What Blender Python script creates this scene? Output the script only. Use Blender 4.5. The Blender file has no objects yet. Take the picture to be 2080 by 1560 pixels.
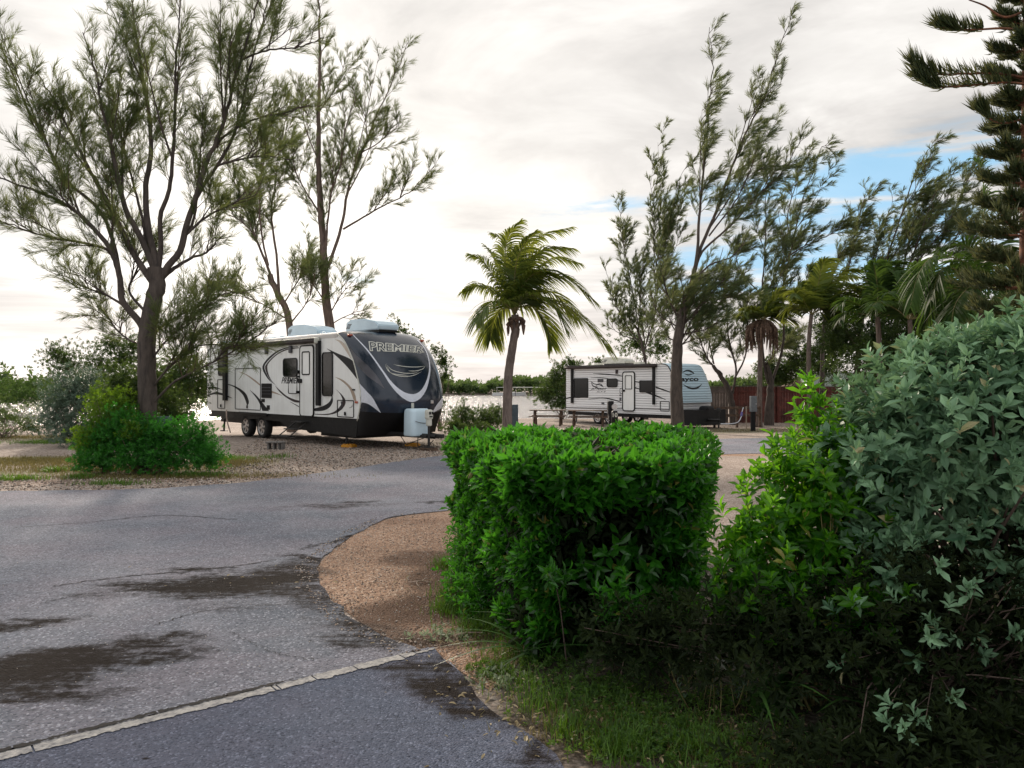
import bpy, bmesh, math, random
import numpy as np
from mathutils import Vector, Matrix
from mathutils.bvhtree import BVHTree
from mathutils.geometry import tessellate_polygon

scene = bpy.context.scene
COL = scene.collection
# ------------------------------------------------------------------ camera, sky, sun, exposure
CAM_H, F, HOR = 1.72, 1600.0, 780.5
cd = bpy.data.cameras.new('camera'); cam = bpy.data.objects.new('camera', cd); COL.objects.link(cam)
cam.location = (0, 0, CAM_H); cam.rotation_euler = (math.radians(90), 0, 0)
cd.sensor_width = 36; cd.lens = 36 * F / 2080; cd.clip_end = 3000; cd.clip_start = 0.05
scene.camera = cam
scene.view_settings.view_transform = 'Standard'
scene.view_settings.look = 'None'; scene.view_settings.gamma = 1; scene.view_settings.exposure = 0.80
scene.render.engine = 'CYCLES'
scene.cycles.max_bounces = 6; scene.cycles.diffuse_bounces = 2; scene.cycles.transmission_bounces = 4
scene.cycles.transparent_max_bounces = 8; scene.cycles.use_denoising = True
scene.cycles.sample_clamp_indirect = 4

SUN_AZ, SUN_EL = -19.0, 24.0          # azimuth from +Y towards +X, elevation (degrees)
sdir = Vector((math.sin(math.radians(SUN_AZ)) * math.cos(math.radians(SUN_EL)),
               math.cos(math.radians(SUN_AZ)) * math.cos(math.radians(SUN_EL)), math.sin(math.radians(SUN_EL))))
ld = bpy.data.lights.new('sun', 'SUN'); ld.energy = 3.2; ld.angle = math.radians(6); ld.color = (1.0, 0.86, 0.72)
lo = bpy.data.objects.new('sun', ld); COL.objects.link(lo); lo.rotation_euler = sdir.to_track_quat('Z', 'Y').to_euler()
lo.location = (-10, 30, 20)

class NT:
    """tiny node-graph helper"""
    def __init__(s, tree): s.t = tree; s.n = tree.nodes; s.l = tree.links
    def node(s, typ, **kw):
        n = s.n.new(typ)
        for k, v in kw.items():
            if k.startswith('i_'): n.inputs[int(k[2:])].default_value = v
            else: setattr(n, k, v)
        return n
    def link(s, a, b): s.l.new(a, b)
    def put(s, sock, v):
        if hasattr(v, 'is_output') or hasattr(v, 'links'): s.l.new(v, sock)
        else: sock.default_value = v
    def math(s, op, a, b=0.0, c=None, clamp=False):
        n = s.n.new('ShaderNodeMath'); n.operation = op; n.use_clamp = clamp
        s.put(n.inputs[0], a); s.put(n.inputs[1], b)
        if c is not None: s.put(n.inputs[2], c)
        return n.outputs[0]
    def mix(s, f, a, b, blend='MIX'):
        n = s.n.new('ShaderNodeMix'); n.data_type = 'RGBA'; n.blend_type = blend; n.clamp_factor = True
        s.put(n.inputs[0], f)
        s.put(n.inputs[6], a if not isinstance(a, tuple) else (*a, 1)[:4]); s.put(n.inputs[7], b if not isinstance(b, tuple) else (*b, 1)[:4])
        return n.outputs[2]
    def noise(s, vec, scale, detail=4, rough=0.55, dist=0.0):
        n = s.n.new('ShaderNodeTexNoise'); n.inputs['Scale'].default_value = scale
        n.inputs['Detail'].default_value = detail; n.inputs['Roughness'].default_value = rough; n.inputs['Distortion'].default_value = dist
        if vec is not None: s.l.new(vec, n.inputs['Vector'])
        return n.outputs['Fac']
    def ramp(s, f, stops, interp='LINEAR'):
        n = s.n.new('ShaderNodeValToRGB'); cr = n.color_ramp; cr.interpolation = interp
        while len(cr.elements) < len(stops): cr.elements.new(0.5)
        for e, (p, c) in zip(cr.elements, stops):
            e.position = p; e.color = (c, c, c, 1) if not isinstance(c, tuple) else (*c, 1)
        s.put(n.inputs[0], f); return n.outputs[0]
    def sstep(s, v, a, b):
        n = s.n.new('ShaderNodeMapRange'); n.interpolation_type = 'SMOOTHSTEP'
        s.put(n.inputs[0], v); n.inputs[1].default_value = a; n.inputs[2].default_value = b
        return n.outputs[0]

def build_world():
    w = bpy.data.worlds.new('World'); scene.world = w; w.use_nodes = True
    t = NT(w.node_tree); t.n.clear()
    out = t.node('ShaderNodeOutputWorld'); bg = t.node('ShaderNodeBackground'); t.link(bg.outputs[0], out.inputs[0])
    bg.inputs[1].default_value = 0.1
    sky = t.node('ShaderNodeTexSky'); sky.sky_type = 'NISHITA'; sky.sun_disc = False
    sky.sun_elevation = math.radians(SUN_EL); sky.sun_rotation = math.radians(SUN_AZ)
    tc = t.node('ShaderNodeTexCoord'); v = tc.outputs['Generated']
    sp = t.node('ShaderNodeSeparateXYZ'); t.link(v, sp.inputs[0]); x, y, z = sp.outputs
    az = t.math('ARCTAN2', x, y); el = t.math('ARCSINE', z)
    zz = t.math('ADD', t.math('MAXIMUM', z, 0.0), 0.09)
    cx = t.math('DIVIDE', x, zz); cy = t.math('DIVIDE', y, zz)
    cv = t.node('ShaderNodeCombineXYZ'); t.link(cx, cv.inputs[0]); t.link(cy, cv.inputs[1]); cv = cv.outputs[0]
    n1 = t.noise(cv, 0.55, 7, 0.55, 0.3)
    n2 = t.noise(cv, 1.6, 6, 0.6, 0.5)
    # streaks: wide in azimuth, thin in elevation
    sv = t.node('ShaderNodeCombineXYZ'); t.link(t.math('MULTIPLY', az, 3.0), sv.inputs[0]); t.link(t.math('MULTIPLY', el, 26.0), sv.inputs[1]); sv = sv.outputs[0]
    ns = t.noise(sv, 1.0, 6, 0.6, 0.4)
    low = t.sstep(el, 0.30, 0.06)
    nn = t.math('ADD', t.math('MULTIPLY', t.math('ADD', t.math('MULTIPLY', n1, 0.55), t.math('MULTIPLY', n2, 0.45)), t.math('SUBTRACT', 1.0, low)), t.math('MULTIPLY', ns, low))
    def gauss(a0, e0, wa, we, rot=0.0):
        da = t.math('SUBTRACT', az, math.radians(a0)); de = t.math('SUBTRACT', el, math.radians(e0))
        c, s_ = math.cos(rot), math.sin(rot)
        a2 = t.math('ADD', t.math('MULTIPLY', da, c), t.math('MULTIPLY', de, s_)); e2 = t.math('SUBTRACT', t.math('MULTIPLY', de, c), t.math('MULTIPLY', da, s_))
        q = t.math('ADD', t.math('POWER', t.math('ABSOLUTE', t.math('DIVIDE', a2, math.radians(wa))), 2.0), t.math('POWER', t.math('ABSOLUTE', t.math('DIVIDE', e2, math.radians(we))), 2.0))
        return t.math('EXPONENT', t.math('MULTIPLY', q, -1.0))
    # cloud brightness: bright near the sun side, grey bellies elsewhere
    k = 10.0
    base = t.ramp(nn, [(0.38, (0.33, 0.32, 0.315)), (0.45, (0.44, 0.425, 0.41)), (0.50, (0.51, 0.49, 0.47)), (0.55, (0.60, 0.58, 0.555)), (0.62, (0.72, 0.70, 0.67))])
    grey = t.math('MULTIPLY', gauss(0, 17.5, 11, 5.0), 0.50)
    grey2 = t.math('MULTIPLY', gauss(22, 21, 13, 4.5), 0.35)
    col = t.mix(t.math('ADD', grey, grey2), base, (0.36, 0.35, 0.34))
    g1 = gauss(-18, 7, 11, 9); g2 = gauss(-14, 16, 18, 14); g3 = gauss(3, 11, 6.5, 4)
    glow = t.math('ADD', t.math('ADD', t.math('MULTIPLY', g1, 0.34), t.math('MULTIPLY', g2, 0.15)), t.math('MULTIPLY', g3, 0.12))
    gl = t.node('ShaderNodeVectorMath', operation='SCALE'); gl.inputs[0].default_value = (1.0, 0.91, 0.79); t.link(glow, gl.inputs[3])
    ad = t.node('ShaderNodeVectorMath', operation='ADD'); t.link(col, ad.inputs[0]); t.link(gl.outputs[0], ad.inputs[1]); col = ad.outputs[0]
    warm = t.math('MULTIPLY', t.sstep(el, 0.16, 0.0), 0.28)
    col = t.mix(warm, col, (0.80, 0.66, 0.58))
    # blue gaps, right-hand side
    nb = t.noise(sv, 1.25, 5, 0.55, 0.6)
    b = t.math('MAXIMUM', t.math('MAXIMUM', gauss(23, 13.2, 12, 2.3, 0.10), gauss(24, 8.2, 13, 3.6)), t.math('MAXIMUM', t.math('MULTIPLY', gauss(5.5, 12.6, 5, 0.9), .72), t.math('MULTIPLY', gauss(-10.5, 7.3, 2.2, 0.5), .8)))
    bm = t.sstep(t.math('ADD', t.math('MULTIPLY', b, 0.72), t.math('MULTIPLY', t.math('MULTIPLY', t.math('SUBTRACT', 0.5, t.math('ADD', t.math('MULTIPLY', nb, .6), t.math('MULTIPLY', n2, .4))), 4.6), t.math('MULTIPLY', b, 2.0, clamp=True))), 0.12, 0.85)
    bm = t.math('MULTIPLY', bm, 0.86)
    sc = t.node('ShaderNodeVectorMath', operation='SCALE'); t.link(col, sc.inputs[0]); sc.inputs[3].default_value = k
    blue = t.mix(0.12, (1.9, 3.9, 5.6), sky.outputs[0])
    fin = t.mix(bm, sc.outputs[0], blue)
    fin = t.mix(t.math('MULTIPLY', t.sstep(y, 0.25, -0.45), 0.5), fin, (5.6, 5.9, 6.4))     # unseen sky behind the camera, bluish tone shaped to light facing surfaces
    # ground half of the sphere: dull
    fin = t.mix(t.sstep(z, 0.0, -0.03), fin, (1.5, 1.4, 1.3))
    t.link(fin, bg.inputs[0])
build_world()

# ------------------------------------------------------------------ helpers
def P(x, y, d): return Vector(((x - 1040) / F * d, d, CAM_H - (y - HOR) / F * d))
def GP(x, y, z=0.0):
    d = (CAM_H - z) * F / (y - HOR); return Vector(((x - 1040) / F * d, d, z))
def gh(x, y):
    """ground height: level by the road, falling gently to the water"""
    t = min(1, max(0, (y - 24) / 12.0)); h = -0.30 * t * t * (3 - 2 * t)
    return h
def tag(o, label=None, cat=None, group=None, kind=None):
    if label: o['label'] = label
    if cat: o['category'] = cat
    if group: o['group'] = group
    if kind: o['kind'] = kind
    return o
def empty(name, loc, rz=0, label=None, cat=None, group=None):
    o = bpy.data.objects.new(name, None); COL.objects.link(o); o.location = loc; o.rotation_euler = (0, 0, rz)
    o.empty_display_size = 0.2
    return tag(o, label, cat, group)
def copy_tree(o, parent=None):
    c = o.copy(); COL.objects.link(c); c.parent = parent
    for ch in o.children: copy_tree(ch, c)
    return c

class Geo:
    def __init__(s): s.V = []; s.L = []; s.T = []; s.M = []; s.A = []; s.n = 0
    def add(s, V, Fc, mat=0, tint=None):
        V = np.asarray(V, np.float32).reshape(-1, 3)
        if len(V) == 0 or len(Fc) == 0: return s
        Fc = np.asarray(Fc, np.int64)
        s.V.append(V); s.L.append((Fc + s.n).reshape(-1)); s.T.append(np.full(len(Fc), Fc.shape[1], np.int32)); s.M.append(np.full(len(Fc), mat, np.int32))
        s.A.append(np.full(len(V), 0.5, np.float32) if tint is None else np.broadcast_to(np.asarray(tint, np.float32), (len(V),)).copy())
        s.n += len(V); return s
    def polys(s, V, faces, mat=0, tint=None):
        V = np.asarray([tuple(v) for v in V], np.float32)
        s.V.append(V); s.A.append(np.full(len(V), 0.5 if tint is None else tint, np.float32))
        for f in faces:
            s.L.append(np.asarray(f, np.int64) + s.n); s.T.append(np.array([len(f)], np.int32)); s.M.append(np.array([mat], np.int32))
        s.n += len(V); return s
    def box(s, c, size, mat=0, rot=None, bev=0.0):
        cx, cy, cz = c; hx, hy, hz = size[0] / 2, size[1] / 2, size[2] / 2
        V = [(-hx, -hy, -hz), (hx, -hy, -hz), (hx, hy, -hz), (-hx, hy, -hz), (-hx, -hy, hz), (hx, -hy, hz), (hx, hy, hz), (-hx, hy, hz)]
        Fs = [(0, 3, 2, 1), (4, 5, 6, 7), (0, 1, 5, 4), (1, 2, 6, 5), (2, 3, 7, 6), (3, 0, 4, 7)]
        if bev > 0:
            bm = bmesh.new(); vs = [bm.verts.new(v) for v in V]
            for f in Fs: bm.faces.new([vs[i] for i in f])
            bmesh.ops.bevel(bm, geom=list(bm.edges), offset=bev, segments=2, affect='EDGES', profile=0.5)
            bm.verts.index_update(); V = [v.co.copy() for v in bm.verts]; Fs = [[v.index for v in f.verts] for f in bm.faces]; bm.free()
        R = rot if rot is not None else Matrix.Identity(3)
        V = [R @ Vector(v) + Vector(c) for v in V]
        return s.polys(V, Fs, mat)
    def tube(s, pts, rad, k=6, mat=0, cap=True, tint=None):
        V, Fs = tube_np(pts, rad, k); s.add(V, Fs, mat, tint)
        if cap:
            n = len(pts); a = s.n - len(V)
            s.L.append(np.arange(k - 1, -1, -1) + a); s.T.append(np.array([k], np.int32)); s.M.append(np.array([mat], np.int32))
            s.L.append(np.arange(k) + a + (n - 1) * k); s.T.append(np.array([k], np.int32)); s.M.append(np.array([mat], np.int32))
        return s
    def extrude(s, poly, axis_fn, d0, d1, mat=0):
        """poly: list of 2-D points, axis_fn(u, v, d) -> 3-D; closed prism"""
        n = len(poly); V = [axis_fn(u, v, d0) for u, v in poly] + [axis_fn(u, v, d1) for u, v in poly]
        Fs = [list(range(n))[::-1], [n + i for i in range(n)]] + [[i, (i + 1) % n, n + (i + 1) % n, n + i] for i in range(n)]
        return s.polys(V, Fs, mat)
    def build(s, name, mats, parent=None, smooth=False, loc=None, rot=None):
        me = bpy.data.meshes.new(name); V = np.concatenate(s.V); L = np.concatenate(s.L).astype(np.int32); T = np.concatenate(s.T); M = np.concatenate(s.M); A = np.concatenate(s.A)
        if loc is not None: V = V - np.asarray(loc, np.float32)
        me.vertices.add(len(V)); me.vertices.foreach_set('co', V.reshape(-1))
        me.loops.add(len(L)); me.loops.foreach_set('vertex_index', L)
        st = np.concatenate([[0], np.cumsum(T)[:-1]]).astype(np.int32)
        me.polygons.add(len(T)); me.polygons.foreach_set('loop_start', st); me.polygons.foreach_set('loop_total', T); me.polygons.foreach_set('material_index', M)
        me.polygons.foreach_set('use_smooth', np.full(len(T), smooth, bool))
        at = me.attributes.new('tint', 'FLOAT', 'POINT'); at.data.foreach_set('value', A)
        me.update(calc_edges=True)
        for m in (mats if isinstance(mats, (list, tuple)) else [mats]): me.materials.append(m)
        o = bpy.data.objects.new(name, me); COL.objects.link(o)
        if parent is not None: o.parent = parent
        if loc is not None: o.location = loc
        return o

def smooth_line(pts, n):
    """Catmull-Rom through pts -> n samples"""
    p = np.asarray([tuple(q) for q in pts], float)
    if len(p) == 2: 
        t = np.linspace(0, 1, n)[:, None]; return p[0] * (1 - t) + p[1] * t
    q = np.vstack([2 * p[0] - p[1], p, 2 * p[-1] - p[-2]]); m = len(p) - 1; out = []
    seg = np.concatenate([[0], np.cumsum(np.linalg.norm(np.diff(p, axis=0), axis=1))]); tot = seg[-1]
    for u in np.linspace(0, tot, n):
        i = min(m - 1, max(0, int(np.searchsorted(seg, u, side='right') - 1))); t = (u - seg[i]) / max(1e-9, seg[i + 1] - seg[i])
        a, b, c, d = q[i], q[i + 1], q[i + 2], q[i + 3]
        out.append(0.5 * ((2 * b) + (-a + c) * t + (2 * a - 5 * b + 4 * c - d) * t * t + (-a + 3 * b - 3 * c + d) * t ** 3))
    return np.array(out)
def tube_np(pts, rad, k=6):
    p = np.asarray([tuple(q) for q in pts], float); n = len(p)
    r = np.broadcast_to(np.asarray(rad, float), (n,)) if np.ndim(rad) else np.full(n, rad)
    t = np.gradient(p, axis=0); t /= np.linalg.norm(t, axis=1)[:, None] + 1e-12
    ref = np.array([0.0, 0.0, 1.0]) if abs(t[0][2]) < 0.9 else np.array([1.0, 0, 0])
    a = np.cross(t, ref); a /= np.linalg.norm(a, axis=1)[:, None] + 1e-12; b = np.cross(t, a)
    ang = np.linspace(0, 2 * math.pi, k, endpoint=False)
    V = p[:, None, :] + r[:, None, None] * (np.cos(ang)[None, :, None] * a[:, None, :] + np.sin(ang)[None, :, None] * b[:, None, :])
    i = np.arange(n - 1)[:, None] * k; j = np.arange(k)[None, :]; j2 = (j + 1) % k
    Fs = np.stack([i + j, i + j2, i + k + j2, i + k + j], -1).reshape(-1, 4)
    return V.reshape(-1, 3), Fs

# ------------------------------------------------------------------ materials
MATS = {}
def new_mat(name):
    m = bpy.data.materials.new(name); m.use_nodes = True; t = NT(m.node_tree); bs = t.n['Principled BSDF']; MATS[name] = m; return m, t, bs
def simple(name, col, rough=0.5, metal=0.0, var=0.12, scale=6.0, bump=0.0, bscale=40.0, spec=0.5, coat=0.0, col2=None, coord='Object'):
    m, t, bs = new_mat(name)
    tc = t.node('ShaderNodeTexCoord').outputs[coord]
    n = t.noise(tc, scale, 5, 0.6)
    c2 = col2 if col2 else tuple(max(0, c * (1 - var * 2)) for c in col)
    c1 = col if col2 else tuple(min(1, c * (1 + var * 0.6)) for c in col)
    t.link(t.mix(t.ramp(n, [(0.35, 0.0), (0.68, 1.0)]), c1, c2), bs.inputs['Base Color'])
    bs.inputs['Roughness'].default_value = rough; bs.inputs['Metallic'].default_value = metal
    bs.inputs['Specular IOR Level'].default_value = spec; bs.inputs['Coat Weight'].default_value = coat; bs.inputs['Coat Roughness'].default_value = 0.08
    rn = t.math('ADD', t.math('MULTIPLY', t.noise(tc, scale * 2.3, 4), 0.25), rough - 0.12, clamp=True); t.link(rn, bs.inputs['Roughness'])
    if bump:
        b = t.node('ShaderNodeBump'); b.inputs['Strength'].default_value = bump; b.inputs['Distance'].default_value = 0.01
        t.link(t.noise(tc, bscale, 5), b.inputs['Height']); t.link(b.outputs[0], bs.inputs['Normal'])
    return m
def leafmat(name, dark, light, trans=0.35, rough=0.42, tcol=None, spec=0.45, old=None):
    m, t, bs = new_mat(name)
    at = t.node('ShaderNodeAttribute'); at.attribute_name = 'tint'
    c = t.mix(t.math('MULTIPLY', at.outputs['Fac'], 1.08, clamp=True), dark, light)
    if old: c = t.mix(t.math('GREATER_THAN', at.outputs['Fac'], 0.95), c, old)
    t.link(c, bs.inputs['Base Color']); bs.inputs['Roughness'].default_value = rough; bs.inputs['Specular IOR Level'].default_value = spec
    tr = t.node('ShaderNodeBsdfTranslucent')
    tt = t.mix(0.6, c, tcol if tcol else tuple(min(1, v * 1.6) for v in light)); t.link(tt, tr.inputs[0])
    mx = t.node('ShaderNodeMixShader'); mx.inputs[0].default_value = trans
    t.link(bs.outputs[0], mx.inputs[1]); t.link(tr.outputs[0], mx.inputs[2]); t.link(mx.outputs[0], t.n['Material Output'].inputs[0])
    return m
def barkmat(name, c1, c2, scale=9.0):
    m, t, bs = new_mat(name)
    tc = t.node('ShaderNodeTexCoord'); mp = t.node('ShaderNodeMapping'); mp.inputs['Scale'].default_value = (1, 1, 0.25); t.link(tc.outputs['Object'], mp.inputs[0])
    n = t.noise(mp.outputs[0], scale, 6, 0.65, 0.6); t.link(t.mix(t.ramp(n, [(0.35, 0.0), (0.62, 1.0)]), c1, c2), bs.inputs['Base Color'])
    bs.inputs['Roughness'].default_value = 0.9; b = t.node('ShaderNodeBump'); b.inputs['Strength'].default_value = 0.8; b.inputs['Distance'].default_value = 0.03
    t.link(t.noise(mp.outputs[0], scale * 3, 6, 0.7, 0.5), b.inputs['Height']); t.link(b.outputs[0], bs.inputs['Normal']); return m
# ------------------------------------------------------------------ ground, road, water
def ellipse_mask(t, v, cx, cy, rx, ry, ang=0.0, soft=0.35):
    mp = t.node('ShaderNodeMapping'); mp.vector_type = 'TEXTURE'
    mp.inputs['Location'].default_value = (cx, cy, 0); mp.inputs['Rotation'].default_value = (0, 0, ang); mp.inputs['Scale'].default_value = (rx, ry, 1)
    t.link(v, mp.inputs[0]); ln = t.node('ShaderNodeVectorMath', operation='LENGTH'); t.link(mp.outputs[0], ln.inputs[0])
    return t.sstep(ln.outputs['Value'], 1.0 + soft, 1.0 - soft)
def warped(t, amt=0.35, scale=1.6):
    g = t.node('ShaderNodeNewGeometry').outputs['Position']
    n = t.node('ShaderNodeTexNoise'); n.inputs['Scale'].default_value = scale; n.inputs['Detail'].default_value = 6; t.link(g, n.inputs['Vector'])
    s = t.node('ShaderNodeVectorMath', operation='SUBTRACT'); t.link(n.outputs['Color'], s.inputs[0]); s.inputs[1].default_value = (0.5, 0.5, 0.5)
    m = t.node('ShaderNodeVectorMath', operation='SCALE'); t.link(s.outputs[0], m.inputs[0]); m.inputs[3].default_value = amt * 2
    a = t.node('ShaderNodeVectorMath', operation='ADD'); t.link(g, a.inputs[0]); t.link(m.outputs[0], a.inputs[1])
    f = t.node('ShaderNodeSeparateXYZ'); t.link(a.outputs[0], f.inputs[0]); c = t.node('ShaderNodeCombineXYZ'); t.link(f.outputs[0], c.inputs[0]); t.link(f.outputs[1], c.inputs[1])
    return g, c.outputs[0]
def vor(t, v, scale, feat='F1', out='Distance'):
    n = t.node('ShaderNodeTexVoronoi'); n.feature = feat; n.inputs['Scale'].default_value = scale; t.link(v, n.inputs['Vector']); return n.outputs[out]

def asphalt(name, c_lo, c_hi, stains, grain=110.0, bump=0.8):
    m, t, bs = new_mat(name); g, w = warped(t, 0.42, 2.2)
    big = t.noise(g, 0.35, 5, 0.6); fine = t.noise(g, 9.0, 6, 0.7)
    c = t.mix(t.ramp(big, [(0.38, 0.0), (0.60, 1.0)]), c_lo, c_hi)
    c = t.mix(t.math('MULTIPLY', t.ramp(t.noise(w, 0.8, 5, .6), [(0.42, 0.0), (0.62, 1.0)]), 0.45), c, (c_hi[0] * .95, c_hi[1] * .78, c_hi[2] * .78))
    tr = t.node('ShaderNodeMapping'); tr.inputs['Scale'].default_value = (0.22, 1.6, 1); tr.inputs['Rotation'].default_value = (0, 0, 0.25); t.link(g, tr.inputs[0])
    c = t.mix(t.math('MULTIPLY', t.ramp(t.noise(tr.outputs[0], 1.1, 5, .6), [(0.45, 0.0), (0.7, 1.0)]), 0.35), c, tuple(v * 0.72 for v in c_hi))
    c = t.mix(t.math('MULTIPLY', t.ramp(fine, [(0.4, 0.0), (0.7, 1.0)]), 0.3), c, tuple(v * 0.6 for v in c_lo))
    # aggregate: small stones of differing lightness
    vc = vor(t, g, grain, 'F1', 'Color'); sv = t.node('ShaderNodeSeparateColor'); t.link(vc, sv.inputs[0])
    c = t.mix(t.ramp(sv.outputs[0], [(0.0, 0.6), (0.35, 0.0)]), c, tuple(v * 0.30 for v in c_lo))
    c = t.mix(t.ramp(sv.outputs[1], [(0.80, 0.0), (1.0, 0.55)]), c, tuple(min(1, v * 2.0) for v in c_hi))
    st = None
    for e in stains:
        k = ellipse_mask(t, w, *e[:5], soft=e[6] if len(e) > 6 else 0.8); k = t.math('MULTIPLY', k, e[5]); st = k if st is None else t.math('MAXIMUM', st, k)
    if st is not None:
        br = t.math('ADD', t.math('MULTIPLY', t.noise(tr.outputs[0], 4.0, 8, 0.8), .55), t.math('MULTIPLY', t.noise(g, 14.0, 8, 0.8), .45)); st = t.math('MULTIPLY', t.sstep(t.math('ADD', st, t.math('MULTIPLY', t.math('SUBTRACT', br, 0.5), 4.2)), 0.15, 1.0), t.math('MULTIPLY', st, 1.5, clamp=True))
        c = t.mix(st, c, (0.014, 0.010, 0.008))
    t.link(c, bs.inputs['Base Color']); bs.inputs['Roughness'].default_value = 0.95; bs.inputs['Specular IOR Level'].default_value = 0.12
    h = t.math('ADD', t.math('MULTIPLY', vor(t, g, grain), -1.0), t.math('MULTIPLY', fine, 1.2))
    b = t.node('ShaderNodeBump'); b.inputs['Strength'].default_value = bump; b.inputs['Distance'].default_value = 0.012; t.link(h, b.inputs['Height']); t.link(b.outputs[0], bs.inputs['Normal'])
    return m
def gravel(name, c1, c2, c3, grain=45.0, grass=None, bump=1.0, darks=()):
    m, t, bs = new_mat(name); g, w = warped(t, 0.25, 2.0)
    vc = vor(t, g, grain, 'F1', 'Color'); sv = t.node('ShaderNodeSeparateColor'); t.link(vc, sv.inputs[0])
    c = t.mix(sv.outputs[0], c1, c2); c = t.mix(t.ramp(sv.outputs[1], [(0.75, 0.0), (1.0, 0.9)]), c, c3)
    c = t.mix(t.ramp(sv.outputs[2], [(0.0, 0.8), (0.3, 0.0)]), c, tuple(v * 0.3 for v in c1))
    big = t.noise(g, 0.5, 6, 0.65); c = t.mix(t.math('MULTIPLY', t.ramp(big, [(0.4, 0.0), (0.65, 1.0)]), 0.45), c, tuple(v * 0.5 for v in c1))
    for e in darks:
        k = ellipse_mask(t, w, *e[:5]); c = t.mix(t.math('MULTIPLY', k, e[5]), c, e[6] if len(e) > 6 else (0.03, 0.02, 0.014))
    if grass:
        for e in grass:
            k = ellipse_mask(t, w, *e[:5]); nz = t.ramp(t.noise(g, 3.0, 6, 0.75), [(0.32, 0.0), (0.52, 1.0)])
            c = t.mix(t.math('MULTIPLY', t.math('MULTIPLY', k, nz), e[5]), c, e[6])
    t.link(c, bs.inputs['Base Color']); bs.inputs['Roughness'].default_value = 0.92; bs.inputs['Specular IOR Level'].default_value = 0.2
    h = t.math('ADD', t.math('MULTIPLY', vor(t, g, grain), -1.0), t.math('MULTIPLY', t.noise(g, 5.0, 5), 2.0))
    b = t.node('ShaderNodeBump'); b.inputs['Strength'].default_value = bump; b.inputs['Distance'].default_value = 0.02; t.link(h, b.inputs['Height']); t.link(b.outputs[0], bs.inputs['Normal'])
    return m

def gp2(x, y): v = GP(x, y); return v.x, v.y
def E(x, y, rx, ry, ang=0.0, s=1.0, *extra):
    a, b = gp2(x, y); return (a, b, rx, ry, ang, s, *extra)

OLIVE = (0.10, 0.105, 0.022); DIRT = (0.10, 0.062, 0.04)
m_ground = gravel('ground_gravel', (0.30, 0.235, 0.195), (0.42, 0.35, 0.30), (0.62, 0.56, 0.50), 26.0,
    grass=[E(60, 935, 2.6, 0.9, 0.1, .95, (0.17, 0.16, 0.03)), E(120, 960, 3.2, 0.7, 0.15, .8, OLIVE), E(60, 892, 4.5, 1.6, 0, .75, (0.07, 0.08, 0.03)), E(330, 965, 2.8, 0.6, 0.1, .85, (0.10, 0.075, 0.03)), E(480, 938, 1.0, 1.2, 0.2, .9, (0.09, 0.09, 0.03)),
           E(1500, 862, 7, 2.0, 0, .7, (0.11, 0.10, 0.045)), E(1350, 868, 4, 2.5, 0, .6, (0.09, 0.10, 0.035)), E(900, 905, 1.3, 1.6, 0, .55, (0.06, 0.065, 0.03)), E(700, 1000, .1, .1)+((0,0,0),),
           (1.9, 4.3, 2.0, 1.6, 0, 0.97, (0.018, 0.018, 0.010)), (0.7, 3.9, 0.85, 1.1, -0.35, 0.9, (0.045, 0.032, 0.020)), (3.6, 4.6, 1.8, 2.0, 0, 0.95, (0.014, 0.02, 0.010)), (.8, 6.2, 1.3, 1.7, 0, .9, (.02,.02,.01))],  # darkest ellipses: shade under hedge and shrubs painted into the ground, not grass
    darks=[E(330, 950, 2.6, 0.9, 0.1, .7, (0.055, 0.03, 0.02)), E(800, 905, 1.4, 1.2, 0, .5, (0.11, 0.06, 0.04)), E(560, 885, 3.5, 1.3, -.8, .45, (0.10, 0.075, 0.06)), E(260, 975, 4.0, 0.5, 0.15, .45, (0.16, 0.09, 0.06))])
def axis(parts):
    out = []
    for a, b, s in parts: out += list(np.arange(a, b, s))
    return np.array(out + [parts[-1][1]])
def shore_y(x):
    s = 47.0 + 1.2 * math.sin(x * 0.31) + 0.7 * math.sin(x * 0.83 + 1)
    if x > 5: s += (x - 5) ** 2 * 0.9
    if x < -14: s -= min(9.0, (-14 - x) * 0.55)
    return s
def far_shore(x): return 172.0 + 5 * math.sin(x * 0.05) + 3 * math.sin(x * 0.13 + 2) - (0 if x > -30 else min(70, (-30 - x) * 1.3))
def ground_h(x, y):
    h = gh(x, y); s = shore_y(x); f = far_shore(x)
    if y > s - 1.5 and y < f + 2:
        a = min(1, (y - (s - 1.5)) / 3.0); b = min(1, (f + 2 - y) / 4.0); h -= 1.6 * min(a, b)
    return h
def build_ground():
    xs = axis([(-900, -120, 60), (-120, -40, 5), (-40, 24, 0.8), (24, 60, 2.5), (60, 120, 6), (120, 900, 60)]); ys = axis([(-60, 0, 10), (0, 20, 1.0), (20, 60, 0.6), (60, 200, 3.0), (200, 1500, 100)])
    X, Y = np.meshgrid(xs, ys); Z = np.vectorize(ground_h)(X, Y); nx, ny = len(xs), len(ys)
    V = np.stack([X, Y, Z], -1).reshape(-1, 3); i = np.arange(ny - 1)[:, None] * nx; j = np.arange(nx - 1)[None, :]
    Fs = np.stack([i + j, i + j + 1, i + nx + j + 1, i + nx + j], -1).reshape(-1, 4)
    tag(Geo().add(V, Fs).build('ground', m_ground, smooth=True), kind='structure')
build_ground()

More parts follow.
